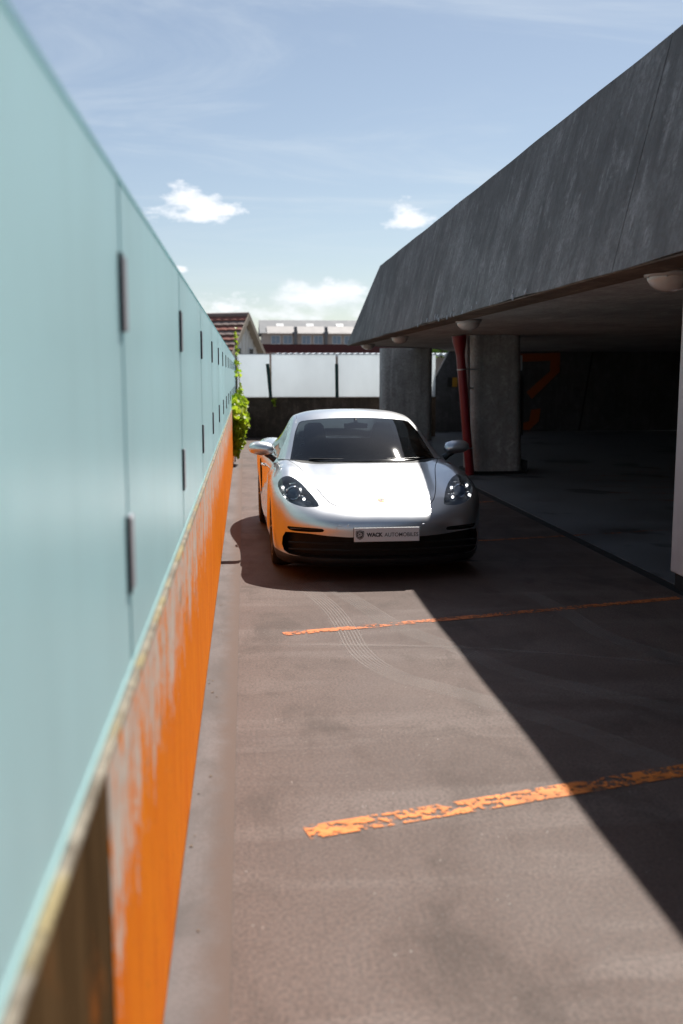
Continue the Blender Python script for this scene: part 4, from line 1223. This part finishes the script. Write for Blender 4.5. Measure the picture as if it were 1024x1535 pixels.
# inside: floor, dashboard, wheel, seats, mirror, bulkhead
inn = MB().box(-.66, .66, 1.45, 2.80, .20, .23)
inn.box(-.675, -.64, 1.4, 2.8, .23, .84); inn.box(.64, .675, 1.4, 2.8, .23, .84)
inn.build('interior_tub', 'cabin_black', car)
dash = MB()
pr = [(1.22, .84), (1.30, .868), (1.50, .885), (1.68, .88), (1.78, .85), (1.80, .76), (1.70, .55), (1.3, .45)]
dash.prism([(-.64, y, z) for y, z in pr], (1.28, 0, 0))
bevel(dash.build('dashboard', 'cabin_black', car), .02, 3)
MB().tube([(.20, 1.72, .86), (.25, 1.70, .905), (.37, 1.69, .925), (.49, 1.70, .905), (.54, 1.72, .86)], .035, 10).build('instrument_hood', 'cabin_black', car)
swm = MB()
cw = Vector((.37, 1.90, .80)); tl = rad(24)
ring = [cw+Vector((.185*math.cos(a), .185*math.sin(a)*math.sin(tl), .185*math.sin(a)*math.cos(tl))) for a in np.linspace(0, 2*math.pi, 33)]
swm.tube(ring, .015, 8, caps=False)
swm.tube([ring[0], cw, ring[16]], .014, 6); swm.tube([cw, ring[24]], .014, 6)
swm.tube([cw+Vector((0, .0, 0)), cw+Vector((0, -.16, -.06))], .05, 12)
swm.build('steering_wheel', 'cabin_black', car)
for x in (-.35, .36):
    s_o = empty('seat', (x, 2.25, .23)); s_o.parent = car; s_o.location = (x, 2.2, .23)
    def cushion(cs):
        mb = MB(); rings = []
        for (y, z, w, t) in cs:
            rings.append([(w*math.cos(a)*(abs(math.cos(a))**-.35 if abs(math.cos(a)) > 1e-3 else 1)*.82, y+t*math.sin(a), z) for a in np.linspace(0, 2*math.pi, 21)[:-1]])
        n = 20; v = [q for r in rings for q in r]
        f = [(i*n+k, i*n+(k+1) % n, (i+1)*n+(k+1) % n, (i+1)*n+k) for i in range(len(rings)-1) for k in range(n)]
        mb.add(v, f, True); mb.add(rings[0], [tuple(range(n))[::-1]]); mb.add(rings[-1], [tuple(range(n))], True)
        return mb
    cushion([(0, 0, .26, .25), (0, .10, .27, .27), (0, .17, .25, .25)]).build('seat_cushion', 'seat_leather', s_o)
    cushion([(.16, .14, .25, .07), (.22, .35, .27, .08), (.28, .55, .25, .075), (.33, .70, .17, .065), (.35, .80, .14, .06), (.36, .89, .12, .05), (.362, .92, .08, .03)]).build('seat_back', 'seat_leather', s_o)
MB().box(-.66, .66, 2.72, 2.76, .25, .98).build('bulkhead', 'cabin_black', car)
MB().prism([(-.11, 1.90, 1.125), (.11, 1.90, 1.125), (.115, 1.905, 1.17), (.0, 1.905, 1.185), (-.115, 1.905, 1.17)], (0, .035, 0)).build('rear_view_mirror', 'gloss_black', car)
MB().tube([(0, 1.92, 1.18), (0, 1.95, 1.208)], .018, 8).build('mirror_stalk', 'black_trim', car)

# door mirrors
for sgn in (-1, 1):
    m = empty('door_mirror', (sgn*.80, 1.60, .86)); m.parent = car
    rings = []; n = 22
    stations = [(-.115, .010, .3), (-.108, .035, .72), (-.085, .056, .92), (-.04, .068, 1.0), (.02, .070, 1.0), (.07, .062, .95), (.10, .048, .88), (.117, .030, .7), (.122, .008, .3)]
    mb = MB()
    for (t, r, dy) in stations:
        rg = []
        for k in range(n):
            a = 2*math.pi*k/n
            yy = math.sin(a); zz = math.cos(a)
            y = yy*(.085 if yy < 0 else .022)*dy
            rg.append((sgn*(.118+t), y+.012*t/.12, .098+zz*r*(1 if zz > 0 else .86)+.02*(t/.12)*.35))
        rings.append(rg)
    v = [q for r in rings for q in r]
    f = [(i*n+k, i*n+(k+1) % n, (i+1)*n+(k+1) % n, (i+1)*n+k) for i in range(len(rings)-1) for k in range(n)]
    if sgn < 0: f = [q[::-1] for q in f]
    mb.add(v, f, True); mb.add(rings[0], [tuple(range(n))], True); mb.add(rings[-1], [tuple(range(n))], True)
    mb.build('mirror_shell', 'silver_paint', m)
    MB().tube([(sgn*.0, .0, .0), (sgn*.045, -.01, .03), (sgn*.08, -.01, .055)], [.035, .024, .030], 10).build('mirror_foot', 'black_trim', m)
    MB().prism([(sgn*.02, .0225, .05), (sgn*.21, .03, .06), (sgn*.215, .03, .135), (sgn*.02, .0225, .145)], (0, .004, 0)).build('mirror_glass', 'chrome', m)

# wheels
def wheel(sgn, y, R, w, xc):
    e = empty('wheel', (sgn*xc, y, R)); e.parent = car
    h = w/2
    MB().lathe([(R*.77, -h*.86), (R*.86, -h*.98), (R*.955, -h*.94), (R*.99, -h*.72), (R, -h*.4), (R, h*.4), (R*.99, h*.72), (R*.955, h*.94), (R*.86, h*.98), (R*.77, h*.86)], 56, 'x').build('tyre', 'tyre_rubber', e)
    s = sgn
    MB().lathe([(R*.775, -h*.9), (R*.70, -h*.8), (R*.69, h*.8), (R*.775, h*.9), (R*.765, h*.94), (R*.735, h*.9), (R*.72, h*.6)] if s > 0 else
               [(R*.72, -h*.6), (R*.735, -h*.9), (R*.765, -h*.94), (R*.775, -h*.9), (R*.69, -h*.8), (R*.70, h*.8), (R*.775, h*.9)], 48, 'x').build('rim', 'rim_metal', e)
    for k in range(5):
        for dd in (-.16, .16):
            a = 2*math.pi*k/5+dd; b = 2*math.pi*k/5+dd*.55
            p = lambda r, an, xo: Vector((s*xo, r*math.cos(an), r*math.sin(an)))
            MB().tube([p(R*.12, b, h*.62), p(R*.40, (a+b)/2, h*.72), p(R*.74, a, h*.80)], [.026, .017, .020], 8).build('spoke', 'rim_metal', e)
    MB().lathe([(.001, s*h*.80), (.035, s*h*.79), (.055, s*h*.70), (.075, s*h*.55)], 20, 'x').build('hub', 'rim_metal', e)
    MB().lathe([(.06, s*.01), (.165, s*.01), (.165, -s*.018), (.06, -s*.018)], 32, 'x').build('brake_disc', 'brake_disc', e)
    MB().prism([(s*.03, R*.28, -.09), (s*.03, R*.52, -.08), (s*.03, R*.55, .02), (s*.03, R*.52, .09), (s*.03, R*.28, .09)], (-s*.06, 0, 0)).build('brake_caliper', 'caliper_red', e)
    return e
for sgn in (-1, 1):
    wf = wheel(sgn, .94, .333, .235, .752)
    wr = wheel(sgn, 3.415, .338, .265, .765)
    for yc, rr in ((.94, .372), (3.415, .38)):
        pts = []
        vsl, fs = [], []
        ang = np.linspace(rad(-22), rad(202), 25)
        for a in ang:
            for xx in (.50, .862):
                vsl.append((sgn*xx, yc+rr*math.cos(a), .335+rr*math.sin(a)))
        for i in range(24): fs.append((2*i, 2*i+1, 2*i+3, 2*i+2))
        vsl2 = [(sgn*.50, yc+rr*math.cos(a), .335+rr*math.sin(a)) for a in ang]
        MB().add(vsl, fs, True).add(vsl2, [tuple(range(len(vsl2)))]).build('wheel_liner', 'mesh_black', car)
MB().add([(-.80, .12, .14), (.80, .12, .14), (.48, .5, .14), (-.48, .5, .14), (.48, 3.9, .15), (-.48, 3.9, .15), (.78, 1.36, .15), (.78, 2.98, .15), (-.78, 1.36, .15), (-.78, 2.98, .15), (.72, 3.9, .22), (-.72, 3.9, .22), (.7, 4.28, .26), (-.7, 4.28, .26)],
   [(0,1,2,3), (3,2,4,5), (2,6,7,4), (8,3,5,9), (5,4,12,13)]).build('underbody', 'mesh_black', car)

# number plate with its dealer print
def text_mesh(body, size, offset=0., spacing=1.0):
    cu = bpy.data.curves.new('text', 'FONT'); cu.body = body; cu.size = size; cu.offset = offset; cu.align_x = 'LEFT'; cu.extrude = .0004; cu.space_character = spacing
    ob = bpy.data.objects.new('text', cu); COL.objects.link(ob)
    bpy.context.view_layer.update()
    me = bpy.data.meshes.new_from_object(ob.evaluated_get(bpy.context.evaluated_depsgraph_get()))
    bpy.data.objects.remove(ob); return me
plate = empty('number_plate', (0, -.022, .397)); plate.parent = car; plate.rotation_euler = (rad(-3), 0, 0)
pb = bevel(MB().box(-.26, .26, 0, .008, -.055, .055).build('plate_board', 'plate_white', plate), .004, 2)
bevel(MB().box(-.263, .263, .0085, .02, -.058, .058).build('plate_holder', 'black_trim', plate), .004, 2)
def put_text(body, x0, x1, z, h, offset, name):
    me = text_mesh(body, .05, offset)
    co = np.array([v.co for v in me.vertices]); lo, hi = co.min(0), co.max(0)
    sx = (x1-x0)/(hi[0]-lo[0]); sy = h/(hi[1]-lo[1])
    for v in me.vertices:
        c = v.co.copy(); v.co = ((c.x-lo[0])*sx+x0, -.0012-(c.z-lo[2])*.5, (c.y-lo[1])*sy+z)
    me.materials.clear(); me.materials.append(MATS['plate_ink'])
    o = bpy.data.objects.new(name, me); COL.objects.link(o); o.parent = plate
put_text('WACK', -.162, -.032, -.016, .033, .0028, 'lettering')
put_text('AUTOMOBILES', -.020, .250, -.016, .031, .0004, 'lettering')
def shield(cx, cz, w, h, y, t, mat, name, parent):
    half = [(0, .5), (.18, .455), (.36, .42), (.5, .40), (.5, .05), (.44, -.2), (.28, -.38), (0, -.5)]
    pts = [(cx+x*w, y, cz+z*h) for x, z in half]+[(cx-x*w, y, cz+z*h) for x, z in half[::-1] if x > 0]
    return MB().prism(pts, (0, -t, 0)).build(name, mat, parent)
shield(-.214, 0, .066, .074, -.0006, .0010, 'plate_ink', 'shield_logo', plate)
shield(-.214, 0, .056, .063, -.0018, .0006, 'plate_white', 'shield_logo', plate)
shield(-.214, 0, .052, .058, -.0026, .0005, 'plate_ink', 'shield_logo', plate)
def strokes(polys, y, parent):
    for pl in polys:
        mb = MB(); mb.prism([(-.214+x*.05, y, z*.056) for x, z in pl], (0, -.0006, 0)); mb.build('logo_stroke', 'plate_white', parent)
star = lambda cx, cz, r: [(cx+(r if k % 2 == 0 else r*.3)*math.sin(k*math.pi/4), cz+(r if k % 2 == 0 else r*.3)*math.cos(k*math.pi/4)) for k in range(8)]
strokes([[(-.36, .30), (-.1, .36), (.22, .33), (.0, .26), (-.22, .22)], [(-.1, .20), (.2, .22), (.38, .30), (.22, .12), (.02, .08)], [(-.38, .14), (-.22, .12), (-.16, -.02), (-.34, -.04)],
         [(-.36, -.14), (-.1, -.06), (.12, .02), (.38, .1), (.38, .02), (.1, -.08), (-.1, -.16), (-.32, -.24)], star(.02, -.22, .13), star(.25, -.08, .11), star(-.12, -.34, .08)], -.0033, plate)

# crest on the bonnet, sensors and tow-eye cover on the bumper
cr = empty('bonnet_crest', (.0, .262, .634)); cr.parent = car; cr.rotation_euler = (rad(-66), 0, 0)
shield(0, 0, .058, .074, 0, .003, 'crest_gold', 'crest_shield', cr)
for sx, sz, m in ((-1, 1, 'crest_gold'), (1, 1, 'crest_red'), (-1, -1, 'crest_red'), (1, -1, 'crest_gold')):
    MB().prism([(sx*.002, -.0035, sz*.002), (sx*.023, -.0035, sz*.002), (sx*(.023 if sz > 0 else .014), -.0035, sz*(.024 if sz > 0 else .022)), (sx*.002, -.0035, sz*.026)], (0, -.0008, 0)).build('crest_field', m, cr)
shield(0, 0, .020, .026, -.0046, .0008, 'plate_ink', 'crest_heart', cr)
def front_y(x, z):
    i = np.argmin((bumper.V[:, 0]-x)**2+(bumper.V[:, 2]-z)**2); return bumper.V[i, 1], Vector(bumper.V[i, 3:6])
for x in (-.60, -.30, .30, .60):
    y, nn = front_y(x, .462)
    MB().lathe([(.001, -.0008), (.010, -.0008), (.0115, .002), (.0115, .01)], 16, 'y', (x, y, .462)).build('parking_sensor', 'silver_paint', car)
y, nn = front_y(-.37, .445)
MB().lathe([(.021, .001), (.021, -.002), (.0235, -.002), (.0235, .003)], 24, 'y', (-.37, y+.001, .445)).build('tow_eye_cover', 'silver_paint', car)
# tail: lights and spoiler strip
for sgn in (-1, 1):
    MB().prism([(sgn*.45, 4.275, .76), (sgn*.74, 4.16, .75), (sgn*.74, 4.17, .69), (sgn*.45, 4.30, .70)], (0, .03, 0)).build('tail_light', 'caliper_red', car)
    MB().tube([(sgn*.10, 4.28, .22), (sgn*.10, 4.40, .22)], .045, 16).build('exhaust_tip', 'chrome', car)
